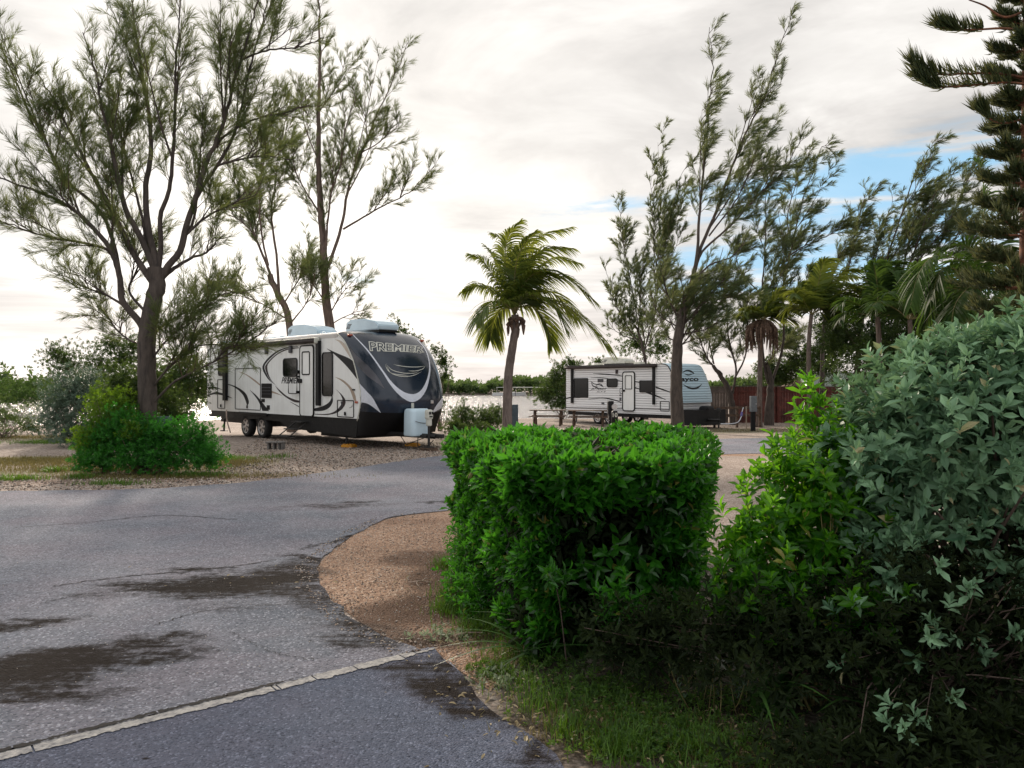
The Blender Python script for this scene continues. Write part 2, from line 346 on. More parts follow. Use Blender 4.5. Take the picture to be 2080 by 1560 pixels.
m, t, bs = new_mat('water')
g = t.node('ShaderNodeNewGeometry').outputs['Position']; mp = t.node('ShaderNodeMapping'); mp.inputs['Scale'].default_value = (0.35, 1.0, 1); t.link(g, mp.inputs[0])
h = t.math('ADD', t.noise(mp.outputs[0], 1.6, 6, 0.65), t.math('MULTIPLY', t.noise(mp.outputs[0], 6.0, 3), 0.25))
b = t.node('ShaderNodeBump'); b.inputs['Strength'].default_value = 1.0; b.inputs['Distance'].default_value = 0.30; t.link(h, b.inputs['Height']); t.link(b.outputs[0], bs.inputs['Normal'])
bs.inputs['Base Color'].default_value = (0.12, 0.105, 0.095, 1); bs.inputs['Roughness'].default_value = 0.22; bs.inputs['IOR'].default_value = 1.33; bs.inputs['Specular IOR Level'].default_value = 0.9
tag(Geo().add([(-600, 34, -0.72), (400, 34, -0.72), (400, 200, -0.72), (-600, 200, -0.72)], [(0, 1, 2, 3)]).build('water', m), kind='structure')

def sheet(name, pts, z, mat, jit=0.0, seed=0, step=0.25, kind='structure'):
    """irregular-edged flat sheet from an outline of ground points"""
    rnd = random.Random(seed); out = []; n = len(pts)
    for i in range(n):
        a = Vector(pts[i]); b_ = Vector(pts[(i + 1) % n]); L = (b_ - a).length; near = (a.y + b_.y) / 2 < 40
        k = max(1, int(L / step)) if (near and L < 40) else 1
        for j in range(k):
            p = a.lerp(b_, j / k)
            if jit and k > 1: p = p + Vector((rnd.uniform(-jit, jit), rnd.uniform(-jit, jit)))
            out.append(p)
    tris = tessellate_polygon([[Vector((p.x, p.y, 0)) for p in out]])
    V = [(p.x, p.y, z) for p in out]; Fs = []
    for f in tris:
        a, b_, c = [V[i] for i in f]; cr = (b_[0] - a[0]) * (c[1] - a[1]) - (b_[1] - a[1]) * (c[0] - a[0])
        Fs.append(list(f) if cr > 0 else list(f)[::-1])
    return tag(Geo().polys(V, Fs).build(name, mat), kind=kind)

def crv(pts, n): return [tuple(q) for q in smooth_line([(p[0], p[1]) for p in pts], n)]
far_edge = crv([(-40, 9.0), (-20, 10.6)] + [gp2(-30, 1000), gp2(250, 996), (gp2(470, 984)), gp2(700, 955), gp2(900, 926), gp2(1100, 908), gp2(1440, 893), gp2(1800, 889)], 46)
near_edge = crv([gp2(1900, 922), gp2(1440, 925), gp2(1200, 958), gp2(1050, 1000), gp2(935, 1034), gp2(850, 1045), gp2(790, 1054), gp2(735, 1080), gp2(700, 1100), gp2(665, 1130), gp2(640, 1160), gp2(655, 1200), gp2(705, 1245), gp2(770, 1290), gp2(880, 1335), gp2(935, 1370)], 60)
lineA, lineB = Vector(gp2(-300, 1610)), Vector(gp2(880, 1318))
m_road = asphalt('road_asphalt', (0.145, 0.165, 0.20), (0.29, 0.295, 0.33),
    [E(450, 1188, 0.95, 0.42, 0.05, 1.0, .7), E(565, 1180, 0.55, 0.40, .1, 1.0), E(300, 1190, 0.50, 0.20, 0.2, .85), E(210, 1215, .5, .12, .3, .5), E(600, 1160, .4, .5, .3, .9), E(580, 1205, 0.48, .34, 0.3, .8), E(660, 1215, .3, .5, 0.6, .7, .6), E(740, 1275, .34, .6, .6, .75, .7), E(480, 1235, .45, .3, 0, .45, .7), E(640, 1140, .12, .5, .7, .85), E(700, 1098, .06, .7, -.55, .8), E(400,1160,.35,.1,0,.9),
     E(40, 1270, 0.5, 0.17, .05, .9), E(120, 1345, 0.85, 0.26, 0.18, 1.0), E(10, 1385, 0.7, 0.42, .3, 1.0), E(290, 1312, 0.50, 0.14, 0.15, .8), E(50, 1430, 0.45, 0.16, 0.3, .85),
     E(680, 1030, .9, .28, .1, .6, .6), E(730, 1022, .4, .16, .2, .7), E(900, 1022, .6, .1, 0, .7)], 75.0, 1.0)
road_poly = far_edge + near_edge + [gp2(905, 1345), (lineB.x, lineB.y), (lineA.x, lineA.y), (-7, 2.6), (-40, 2.6)]
sheet('road', road_poly, 0.012, m_road, 0.035, 3, step=.14)
m_drive = asphalt('driveway_asphalt', (0.085, 0.105, 0.15), (0.155, 0.17, 0.22), [E(940, 1400, .28, .7, 0.45, .8, .6), E(880, 1350, .5, .2, .3, .8), E(1120, 1530, .16, .5, .4, .75), E(285, 1530, .05, .03, 0, .9)], 95.0, 0.9)
dn = (lineB - lineA).normalized(); pn = Vector((dn.y, -dn.x))
drv = [tuple(lineA + pn * .02), tuple(lineB + pn * .02)] + crv([gp2(905, 1350), gp2(945, 1380), gp2(975, 1430), gp2(1040, 1480), gp2(1130, 1540), (0.32, 2.9), (0.6, 2.0), (0.9, 0.6)], 24) + [(0.9, -6), (-9, -6), (-9, 1.6)]
sheet('driveway', drv, 0.018, m_drive, 0.012, 4, 0.12)
m_patch = gravel('tan_gravel', (0.36, 0.215, 0.14), (0.52, 0.345, 0.24), (0.74, 0.60, 0.48), 62.0,
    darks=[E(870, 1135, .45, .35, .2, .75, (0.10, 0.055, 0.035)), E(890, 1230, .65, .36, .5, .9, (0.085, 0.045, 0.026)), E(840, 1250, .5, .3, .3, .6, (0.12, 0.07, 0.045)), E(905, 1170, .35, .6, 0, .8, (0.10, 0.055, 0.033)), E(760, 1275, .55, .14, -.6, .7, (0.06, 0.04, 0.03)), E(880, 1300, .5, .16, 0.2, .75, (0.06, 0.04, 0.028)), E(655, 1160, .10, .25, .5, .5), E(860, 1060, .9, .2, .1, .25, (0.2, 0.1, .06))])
pp = near_edge[10:] + [gp2(905, 1345), (-0.12, 4.4), (0.3, 5.6), (-0.15, 8.0), (0.6, 11.0)]
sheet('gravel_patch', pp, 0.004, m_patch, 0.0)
m_tan = gravel('pale_gravel', (0.36, 0.28, 0.23), (0.50, 0.41, 0.35), (0.72, 0.64, 0.57), 48.0)
sheet('gravel_bed', [gp2(1905, 926), gp2(1440, 928), gp2(1200, 962), (1.9, 9.6), (2.4, 6.2), (3.0, 5.6), (9.5, 6.5), (13, 12)], 0.008, m_tan, 0.0)
# painted joint between the two pavements: worn line with a dark gap along its upper side
m_paint = simple('worn_paint', (0.44, 0.42, 0.39), 0.85, scale=26, col2=(0.15, 0.15, 0.16), bump=0.9, bscale=70)
m_gap = simple('dark_gap', (0.012, 0.010, 0.009), 0.95)
def ribbon_world(name, a, b, off0, off1, z, mat, seed, jit, n=170, breaks=0.0):
    rnd = random.Random(seed); G = Geo(); d = (b - a); L = d.length; u = d / L; q = Vector((u.y, -u.x)); V = []; Fs = []
    w0 = 0; w1 = 0
    for i in range(n + 1):
        p = a + u * (L * i / n); w0 = 0.6 * w0 + rnd.uniform(-jit, jit); w1 = 0.6 * w1 + rnd.uniform(-jit, jit); fade = 1 if i < n * .9 else max(0.15, (n - i) / (n * .1))
        mid = (off0 + off1) / 2
        V += [(*(p + q * (mid + (off0 - mid) * fade + w0)), z), (*(p + q * (mid + (off1 - mid) * fade + w1)), z)]
    for i in range(n):
        if rnd.random() < breaks: continue
        Fs.append([2 * i, 2 * i + 1, 2 * i + 3, 2 * i + 2])
    G.polys(V, Fs); return G.build(name, mat)
tag(ribbon_world('painted_line', lineA, lineB, 0.012, 0.098, 0.0225, m_paint, 5, 0.009, n=320, breaks=0.03), kind='structure')
tag(ribbon_world('pavement_crack', lineA, lineB - dn * .9, -0.016, 0.018, 0.0265, m_gap, 6, 0.006, n=260, breaks=0.012), kind='structure')
# loose stones: gravel too many to count
def stones(name, poly_pts, n, smin, smax, mats, seed, z=0.0):
    rg = np.random.default_rng(seed); xs = [p[0] for p in poly_pts]; ys = [p[1] for p in poly_pts]
    def inside(x, y):
        c = False; j = len(poly_pts) - 1
        for i in range(len(poly_pts)):
            xi, yi = poly_pts[i][:2]; xj, yj = poly_pts[j][:2]
            if (yi > y) != (yj > y) and x < (xj - xi) * (y - yi) / (yj - yi) + xi: c = not c
            j = i
        return c
    T = np.array([(1, 0, 0), (0, 1, 0), (-1, 0, 0), (0, -1, 0), (0, 0, .7), (0, 0, -.5)], float)
    Ft = np.array([(0, 1, 4), (1, 2, 4), (2, 3, 4), (3, 0, 4), (1, 0, 5), (2, 1, 5), (3, 2, 5), (0, 3, 5)])
    pts = []
    while len(pts) < n:
        x = rg.uniform(min(xs), max(xs)); y = rg.uniform(min(ys), max(ys))
        if inside(x, y): pts.append((x, y))
    Gs = Geo()
    for k in range(len(mats)):
        pk = np.array(pts[k::len(mats)]); M = len(pk); s = rg.uniform(smin, smax, M) ** 1.0; a = rg.uniform(0, 6.28, M)
        t_ = T[None] * (s[:, None, None] * rg.uniform(.6, 1.2, (M, 6, 1))); c, s_ = np.cos(a), np.sin(a)
        X = t_[..., 0] * c[:, None] - t_[..., 1] * s_[:, None] + pk[:, 0:1]; Y = t_[..., 0] * s_[:, None] + t_[..., 1] * c[:, None] + pk[:, 1:2]
        gz = np.array([gh(q[0], q[1]) for q in pk]); Z = t_[..., 2] + z + gz[:, None] + s[:, None] * .25
        Gs.add(np.stack([X, Y, Z], -1).reshape(-1, 3), (np.arange(M)[:, None, None] * 6 + Ft[None]).reshape(-1, 3), k)
    return tag(Gs.build(name, mats), 'loose pale stones scattered over the ground', 'gravel', kind='stuff')
ms1 = simple('stone_pale', (0.50, 0.43, 0.37), .9); ms2 = simple('stone_tan', (0.34, 0.25, 0.19), .9); ms3 = simple('stone_dark', (0.10, 0.08, 0.065), .9)
stones('loose_stones', [p for p in pp if p[1] < 10.5], 5200, .003, .010, [ms1, ms2, ms2, ms3], 1, .004)['label'] = 'small tan stones lying on the curved gravel patch by the clipped hedge'
stones('loose_stones', [gp2(380, 990), gp2(500, 980), gp2(900, 928), gp2(1010, 905), (-1.5, 23), (-8, 25), (-6.5, 17), (-5.6, 14)], 9000, .008, .03, [ms1, ms2, ms3], 2)['label'] = 'grey gravel stones covering the pad in front of the big trailer'
stones('loose_stones', [(q[0] + .16 * math.sin(i * 2.1), q[1] + .10) for i, q in enumerate(near_edge[18:])] + [(q[0] - .10 - .12 * abs(math.sin(i * 1.3)), q[1] - .06) for i, q in list(enumerate(near_edge[18:]))[::-1]], 1500, .004, .012, [ms1, ms2, ms3], 9, .012)['label'] = 'loose tan stones spilled along the ragged edge of the road'
stones('loose_stones', [(-11, 12.75), gp2(250, 997), gp2(480, 985), (-5.5, 14.6), (-12, 15)], 4200, .008, .026, [ms1, ms2, ms3], 3)['label'] = 'pale stones along the road edge by the brown grass'
stones('loose_stones', [gp2(-20, 1130), gp2(600, 1120), gp2(640, 1180), gp2(860, 1330), gp2(-20, 1540)], 500, .002, .006, [ms1, ms3], 4, .013)['label'] = 'grit scattered on the stained asphalt road'

# hairline cracks in the old asphalt
def crack(name, pts, w, seed, mat, z, label=None):
    rnd = random.Random(seed); q = smooth_line([(*gp2(*p),) for p in pts], 60); V = []; Fs = []
    for i in range(60):
        d_ = q[min(59, i + 1)] - q[max(0, i - 1)]; n_ = np.array([-d_[1], d_[0]]) / (np.linalg.norm(d_) + 1e-9); o_ = rnd.uniform(-.022, .022); ww = w * rnd.uniform(.3, 1.2)
        V += [(*(q[i] + n_ * (o_ + ww)), z), (*(q[i] + n_ * (o_ - ww)), z)]
    for i in range(59): Fs.append([2 * i + 1, 2 * i + 3, 2 * i + 2, 2 * i])
    return tag(Geo().polys(V, Fs).build(name, mat), kind='structure')
crack('pavement_crack', [(30, 1075), (200, 1062), (330, 1050), (480, 1058)], .010, 1, m_gap, .0165)
crack('pavement_crack', [(110, 1195), (210, 1180), (330, 1168), (430, 1160), (560, 1140)], .010, 2, m_gap, .0165)
crack('pavement_crack', [(80, 1230), (180, 1210), (260, 1205)], .006, 3, m_gap, .0165)
crack('pavement_crack', [(310, 1275), (420, 1245), (520, 1235), (640, 1228)], .006, 4, m_gap, .0165)
crack('pavement_crack', [(470, 1290), (560, 1330), (640, 1345)], .003, 5, m_gap, .0165)
# ------------------------------------------------------------------ travel trailers
M_WHITE = simple('trailer_white', (0.86, 0.88, 0.87), .38, var=.05, scale=1.2, coat=.25)
t = NT(M_WHITE.node_tree); tc = t.node('ShaderNodeTexCoord').outputs['Object']; mp = t.node('ShaderNodeMapping'); mp.inputs['Scale'].default_value = (7, 7, .5); t.link(tc, mp.inputs[0])
bs = t.n['Principled BSDF']; src = bs.inputs['Base Color'].links[0].from_socket; t.link(t.mix(t.math('MULTIPLY', t.ramp(t.noise(mp.outputs[0], 1.0, 5, .65), [(0.5, 0.0), (0.75, 1.0)]), .35), src, (.50, .48, .44)), bs.inputs['Base Color'])
M_CREAM = simple('roof_grey', (0.62, 0.60, 0.57), .5, var=.08, scale=2)
M_NAVY = simple('navy_gelcoat', (0.010, 0.020, 0.038), .20, var=.1, scale=1.5, coat=.25, spec=.5)
M_BLACK = simple('black_plastic', (0.008, 0.008, 0.009), .5, var=.1, spec=.25)
M_CHARCOAL = simple('charcoal_vinyl', (0.012, 0.013, 0.017), .5, var=.2, scale=3, spec=.25)
M_BROWNV = simple('plum_vinyl', (0.035, 0.022, 0.025), .5, var=.2, scale=3, spec=.25)
M_TANV = simple('tan_vinyl', (0.40, 0.31, 0.24), .35, var=.1)
M_SILVER = simple('silver_vinyl', (0.66, 0.69, 0.76), .3, var=.04)
M_GREYSW = simple('grey_swoosh', (0.085, 0.085, 0.10), .4, var=.35, scale=2)
M_GLASS = simple('dark_glass', (0.004, 0.005, 0.005), .10, var=.3, spec=.35)
M_GLASSL = simple('frosted_glass', (0.42, 0.43, 0.42), .25, var=.15, scale=3)
M_RUBBER = simple('tyre_rubber', (0.014, 0.013, 0.013), .8, bump=.4, bscale=60)
M_ALU = simple('alloy_rim', (0.55, 0.53, 0.52), .3, metal=.8, var=.1)
M_BLUEW = simple('shaded_white_plastic', (0.60, 0.75, 0.84), .4, var=.05, scale=1.5)  # white plastic; the bluish cast of its shade is put into the colour
M_OFFW = simple('cream_plastic', (0.60, 0.60, 0.53), .5, var=.06)
M_AMBER = simple('amber_lens', (0.42, 0.075, 0.03), .25, var=.1, coat=.6)
M_STEEL = simple('black_steel', (0.02, 0.018, 0.017), .6, var=.3, bump=.3)
M_AWN = simple('awning_fabric', (0.035, 0.024, 0.022), .7, var=.3, scale=12)
M_YEL = simple('yellow_plastic', (0.62, 0.27, 0.01), .45, var=.15, scale=9)
M_WOOD = simple('weathered_wood', (0.12, 0.075, 0.05), .85, var=.35, scale=12, bump=.6)
M_CONC = simple('concrete', (0.17, 0.16, 0.15), .9, var=.25, scale=14, bump=.5)
M_PIPE = simple('pale_hose', (0.48, 0.36, 0.30), .5)

class Frame:
    """local frame of a trailer: x forward along the side we see, y across, z up; maps photo points onto it while building"""
    def __init__(s, rear, ux, uy): 
        n = math.hypot(ux, uy); s.R = Vector((rear[0], rear[1], 0)); s.u = Vector((ux / n, uy / n, 0)); s.w = Vector((-uy / n, ux / n, 0)); s.rz = math.atan2(uy, ux)
        s.o = s.loc(Vector((0, 0, CAM_H)))
    def loc(s, p): q = p - s.R; return Vector((q.dot(s.u), q.dot(s.w), q.z))
    def dirl(s, px, py): d = Vector(((px - 1040) / F, 1, -(py - HOR) / F)); return Vector((d.dot(s.u), d.dot(s.w), d.z))
    def plane(s, px, py, y=0.0): d = s.dirl(px, py); k = (y - s.o.y) / d.y; p = s.o + d * k; return p
    def sz(s, px, py, y=0.0): p = s.plane(px, py, y); return p.x, p.z
def rr(s0, z0, s1, z1, r, n=4):
    """rounded rectangle outline, counter-clockwise in (s, z)"""
    out = []
    for cx, cz, a0 in ((s1 - r, z0 + r, -90), (s1 - r, z1 - r, 0), (s0 + r, z1 - r, 90), (s0 + r, z0 + r, 180)):
        for i in range(n + 1): a = math.radians(a0 + 90 * i / n); out.append((cx + r * math.cos(a), cz + r * math.sin(a)))
    return out
def plate(G, s0, z0, s1, z1, r, y0, y1, mat=0):
    G.extrude(rr(s0, z0, s1, z1, r), lambda u, v, d: (u, d, v), y1, y0, mat)
def ring(G, s0, z0, s1, z1, r, wd, y0, y1, mat=0):
    """open frame: outer and inner rounded outlines joined"""
    a = rr(s0, z0, s1, z1, r); b = rr(s0 + wd, z0 + wd, s1 - wd, z1 - wd, max(.005, r - wd)); n = len(a)
    V = [(u, y0, v) for u, v in a] + [(u, y0, v) for u, v in b] + [(u, y1, v) for u, v in a] + [(u, y1, v) for u, v in b]; Fs = []
    for i in range(n):
        j = (i + 1) % n; Fs += [[i, j, n + j, n + i], [2 * n + i, 3 * n + i, 3 * n + j, 2 * n + j], [i, 2 * n + i, 2 * n + j, j], [n + i, n + j, 3 * n + j, 3 * n + i]]
    G.polys(V, Fs, mat)
def rows(a, b, n=26, m=2):
    A = smooth_line([(x, y) for x, y in a], n); B = smooth_line([(x, y) for x, y in b], n)
    return [[A[i] * (1 - j / m) + B[i] * (j / m) for j in range(m + 1)] for i in range(n)]
def strip_on(G, fn, a, b, mat, n=26, m=2):
    V = []; Fs = []; R_ = rows(a, b, n, m); ok = True
    for r in R_:
        for q in r: V.append(fn(q[0], q[1]))
    for i in range(n - 1):
        for j in range(m):
            f = [i * (m + 1) + j, i * (m + 1) + j + 1, (i + 1) * (m + 1) + j + 1, (i + 1) * (m + 1) + j]
            if all(V[k] is not None for k in f): Fs.append(f)
    V = [v if v is not None else Vector((0, 0, 0)) for v in V]
    G.polys(V, Fs, mat)
def line_on(G, fn, pts, w, mat, n=30):
    p = smooth_line(pts, n); t = np.gradient(p, axis=0); t /= np.linalg.norm(t, axis=1)[:, None] + 1e-9; q = np.stack([-t[:, 1], t[:, 0]], 1)
    ww = w * np.minimum(1, np.minimum(np.arange(n) + .6, np.arange(n)[::-1] + .6) / (n * .2))
    a = p + q * ww[:, None] / 2; b = p - q * ww[:, None] / 2; V = [fn(*x) for x in a] + [fn(*x) for x in b]; 
    Fs = [[i, i + 1, n + i + 1, n + i] for i in range(n - 1) if all(V[k] is not None for k in (i, i + 1, n + i, n + i + 1))]
    G.polys([v if v is not None else Vector((0, 0, 0)) for v in V], Fs, mat)
def text_on(G, fn, body, quad, mat, off=0.0, shear=0.0, sub=2, raise_=0.0):
    """quad: photo points TL TR BR BL"""
    cu = bpy.data.curves.new('txt', 'FONT'); cu.body = body; cu.size = 1; cu.offset = off; cu.shear = shear; cu.resolution_u = 3
    o = bpy.data.objects.new('txt', cu); COL.objects.link(o); bpy.context.view_layer.update()
    me = o.evaluated_get(bpy.context.evaluated_depsgraph_get()).to_mesh(); bm = bmesh.new(); bm.from_mesh(me)
    bmesh.ops.triangulate(bm, faces=bm.faces[:])
    if sub: bmesh.ops.subdivide_edges(bm, edges=[e for e in bm.edges if e.calc_length() > .25], cuts=sub); bmesh.ops.triangulate(bm, faces=bm.faces[:])
    bm.verts.index_update()
    base = bpy.data.curves.new('b', 'FONT'); base.body = body; base.size = 1; base.shear = shear; ob = bpy.data.objects.new('b', base); COL.objects.link(ob); bpy.context.view_layer.update()
    bb = [Vector(c) for c in ob.evaluated_get(bpy.context.evaluated_depsgraph_get()).bound_box]; x0, x1 = min(c.x for c in bb), max(c.x for c in bb); y0, y1 = min(c.y for c in bb), max(c.y for c in bb)
    TL, TR, BR, BL = [Vector(q) for q in quad]; V = []
    for v in bm.verts:
        a = (v.co.x - x0) / (x1 - x0); c = (v.co.y - y0) / (y1 - y0); q = (BL * (1 - a) + BR * a) * (1 - c) + (TL * (1 - a) + TR * a) * c
        p = fn(q.x, q.y); V.append(p if p is not None else Vector((0, 0, 0)))
    G.polys(V, [[v.index for v in f.verts] for f in bm.faces], mat)
    bm.free(); o.to_mesh_clear(); bpy.data.objects.remove(o); bpy.data.objects.remove(ob); bpy.data.curves.remove(cu); bpy.data.curves.remove(base)

def cap_mesh(Ps, Pc, W, nt=26, nv=30, pw=2.6, ex=0.6, crown=0.07):
    A = smooth_line([(a, b) for a, b in Ps], nt); B = smooth_line([(a, b) for a, b in Pc], nt); V = []; Fs = []
    for i in range(nt):
        for j in range(nv + 1):
            v = -1 + 2 * j / nv; v = math.copysign(1 - (1 - abs(v)) ** 1.35, v); f = (1 - abs(v) ** pw) ** ex if abs(v) < 1 else 0
            V.append((A[i][0] * (1 - f) + B[i][0] * f, W / 2 * (1 + v), A[i][1] * (1 - f) + B[i][1] * f))
    for i in range(nt - 1):
        for j in range(nv): a = i * (nv + 1) + j; Fs.append([a, a + nv + 1, a + nv + 2, a + 1])
    return V, Fs, nv
def make_wheel(parent, name, x, y, z, R_, rim, wd=.22):
    e = Geo(); n = 28
    prof = [(rim, -wd / 2), (R_ * .93, -wd / 2), (R_, -wd / 3), (R_, wd / 3), (R_ * .93, wd / 2), (rim, wd / 2)]
    V = [(x + r * math.cos(2 * math.pi * i / n), y + q, z + r * math.sin(2 * math.pi * i / n)) for i in range(n) for r, q in prof]; k = len(prof)
    Fs = [[i * k + j, ((i + 1) % n) * k + j, ((i + 1) % n) * k + (j + 1) % k, i * k + (j + 1) % k] for i in range(n) for j in range(k)]
    e.polys(V, Fs); ty = e.build(name, M_RUBBER, parent, True)
    r = Geo(); V = []; Fs = []
    pr = [(rim, -wd / 2 - .004), (rim * .86, -wd / 2 + .01), (rim * .86, wd / 2)]
    V = [(x + a * math.cos(2 * math.pi * i / n), y + q, z + a * math.sin(2 * math.pi * i / n)) for i in range(n) for a, q in pr]
    Fs = [[i * 3 + j, i * 3 + j + 1, ((i + 1) % n) * 3 + j + 1, ((i + 1) % n) * 3 + j] for i in range(n) for j in range(2)]; r.polys(V, Fs)
    for s_ in range(6):
        a = s_ * math.pi / 3 + .2; c, sn = math.cos(a), math.sin(a); w2 = rim * .12
        P_ = lambda rad, off: (x + rad * c - off * sn, y - wd / 2 + .02, z + rad * sn + off * c)
        Q_ = lambda rad, off: (x + rad * c - off * sn, y - wd / 2 + .05, z + rad * sn + off * c)
        V = [P_(rim * .1, -w2), P_(rim * .1, w2), P_(rim * .88, w2 * 1.6), P_(rim * .88, -w2 * 1.6), Q_(rim * .1, -w2), Q_(rim * .1, w2), Q_(rim * .88, w2 * 1.6), Q_(rim * .88, -w2 * 1.6)]
        r.polys(V, [[0, 1, 2, 3], [0, 4, 5, 1], [1, 5, 6, 2], [2, 6, 7, 3], [3, 7, 4, 0]])
    hub = [(x + rim * .2 * math.cos(2 * math.pi * i / 12), z + rim * .2 * math.sin(2 * math.pi * i / 12)) for i in range(12)]
    r.extrude(hub, lambda u, v, d: (u, d, v), y - wd / 2, y)
    r.build('rim', M_ALU, ty)
    return ty

# ---- the big two-tone trailer
FR = Frame((-10.79, 27.88), .687, -.727); T1 = empty('travel_trailer', FR.R, FR.rz, 'large white travel trailer with rounded navy front and swooping graphics on the gravel pad', 'travel trailer')
W1 = 2.58
c7 = lambda x, y: (410 + x * .17308, 660 + y * .17308)
c6 = lambda x, y: (640 + x * .17308, 660 + y * .17308)
c1 = lambda x, y: (400 + x * .25, 630 + y * .25)
def side1(off=.004, m=None):
    def f(x, y):
        px = m(x, y) if m else (x, y); p = FR.plane(*px); return Vector((p.x, -off, p.z))
    return f
ZR, ZB = 3.10, .80
bd = [FR.sz(*c6(*q)) for q in ((262, 140), (342, 190), (408, 320), (452, 430), (500, 620), (530, 760), (533, 920), (512, 1050), (495, 1130))]
bd[0] = (bd[0][0], ZR)
s_top = bd[0][0]
body_pts = [(0.12, ZB), (bd[-2][0], ZB)] + [b for b in bd[::-1] if b[1] > ZB + .06][:-1] + [(s_top, ZR), (0.0, ZR), (0.0, ZB + .22)]
g = Geo(); g.extrude(body_pts, lambda u, v, d: (u, d, v), W1, 0.0); g.build('body', M_WHITE, T1)
# roof: shallow arch with rounded gutter edge
g = Geo(); prof = [(-.012, ZR - .10), (-.012, ZR - .01), (.03, ZR + .03), (.35, ZR + .075), (W1 / 2, ZR + .10), (W1 - .35, ZR + .075), (W1 - .03, ZR + .03), (W1 + .012, ZR - .01), (W1 + .012, ZR - .10)]
g.extrude(prof, lambda u, v, d: (d, u, v), -.03, s_top + .02); g.build('roof', M_CREAM, T1)
g = Geo(); prof = [(-.03, ZR - .13), (-.03, ZR - .105), (W1 + .03, ZR - .105), (W1 + .03, ZR - .13)]
# front cap
Pc = [(s_top + .02, ZR + .10), (s_top + .66, ZR + .02), (s_top + 1.26, ZR - .34), (s_top + 1.66, ZR - .84), (s_top + 1.86, 1.75), (s_top + 1.95, 1.35), (s_top + 1.90, 1.0), (s_top + 1.68, .70), (s_top + 1.30, .36)]
Ps = bd[:-1] + [(bd[-1][0], .36)]  # lower edge dropped so the black band doubles as shadow below
V, Fs, nv = cap_mesh(Ps, Pc, W1, pw=3.2, ex=.62)
g = Geo(); zf = lambda f: sum(V[i][2] for i in f) / len(f)
g.polys(V, [f for f in Fs if zf(f) > .98]); g.polys(V, [f for f in Fs if zf(f) <= .98], 1)
cap = g.build('front_cap', [M_NAVY, M_BLACK], T1, True)
bvh = BVHTree.FromPolygons([Vector(v) for v in V], Fs)
def on_cap(off=.006, m=c6):
    def f(x, y):
        d = FR.dirl(*m(x, y)).normalized(); h, nrm, _, _ = bvh.ray_cast(FR.o, d)
        if h is None:
            # just past the outline: nearest surface point
            q = FR.o + d * 22.0; h, nrm, _, dist = bvh.find_nearest(q)
            if h is None: return None
        if nrm.dot(d) > 0: nrm = -nrm
        return h + nrm * off
    return f
g = Geo(); fn = on_cap()
strip_on(g, fn, [(436, 115), (620, 318), (800, 575), (870, 690), (960, 800), (1050, 875), (1140, 908), (1230, 868), (1300, 770), (1338, 640), (1352, 520), (1336, 390), (1292, 280), (1207, 180)],
    [(446, 115), (632, 310), (814, 560), (890, 662), (970, 742), (1055, 796), (1140, 816), (1215, 793), (1275, 723), (1318, 618), (1337, 510), (1322, 390), (1280, 285), (1197, 184)], 0, 60, 3)
strip_on(g, fn, [(524, 690), (600, 775), (680, 865), (770, 1030)], [(536, 912), (590, 918), (650, 945), (770, 1035)], 0, 14, 6)
strip_on(g, fn, [(1522, 808), (1480, 870), (1420, 950), (1367, 1035)], [(1526, 948), (1490, 972), (1430, 1008), (1367, 1040)], 0, 12, 5)
strip_on(g, fn, [(392, 235), (480, 350), (640, 500), (740, 620), (818, 752)], [(420, 330), (480, 455), (600, 590), (720, 680), (815, 752)], 2, 24, 4)
for pts in ([(835, 455), (830, 490), (868, 550), (950, 594), (1060, 610), (1170, 590), (1250, 550)], [(838, 470), (900, 530), (1000, 562), (1090, 572), (1180, 566), (1215, 545)], [(920, 468), (1000, 485), (1100, 496), (1200, 497), (1290, 487)], [(1290, 487), (1262, 520), (1180, 543), (1088, 543)], [(840, 480), (880, 560), (960, 585), (1100, 595)]):
    line_on(g, fn, pts, 7, 1)
text_on(g, fn, 'PREMIER', [(640, 206), (1278, 262), (1262, 322), (652, 302)], 1, .065)
text_on(g, on_cap(.012), 'PREMIER', [(640, 206), (1278, 262), (1262, 322), (652, 302)], 3, -.006)
text_on(g, fn, 'ULTRA LITE', [(960, 300), (1250, 332), (1248, 342), (960, 310)], 1, 0)
text_on(g, fn, 'CLASS', [(1130, 930), (1158, 930), (1158, 945), (1130, 945)], 3, 0) if False else None
strip_on(g, fn, [(1128, 918), (1128, 982)], [(1160, 918), (1160, 984)], 1, 4, 2)
g.build('graphics', [M_SILVER, M_OFFW, M_GREYSW, M_NAVY], cap)
for c, r in (((410, 126), .085), ((1245, 192), .075)):
    p = on_cap(.01)(*c); g = Geo(); g.box(p, (.10, .14, .06), bev=.02); g.build('marker_light', M_AMBER, T1, True)
p = on_cap(.01)(1368, 906); g = Geo(); g.box(p, (.05, .10, .10), bev=.02); g.build('port_cover', M_ALU, T1)
# trim between side and cap
g = Geo(); q = smooth_line([(a, b) for a, b in bd], 30); g.tube([(a, -.004, b) for a, b in q], .018, 6); g.build('edge_trim', M_OFFW, T1, True)
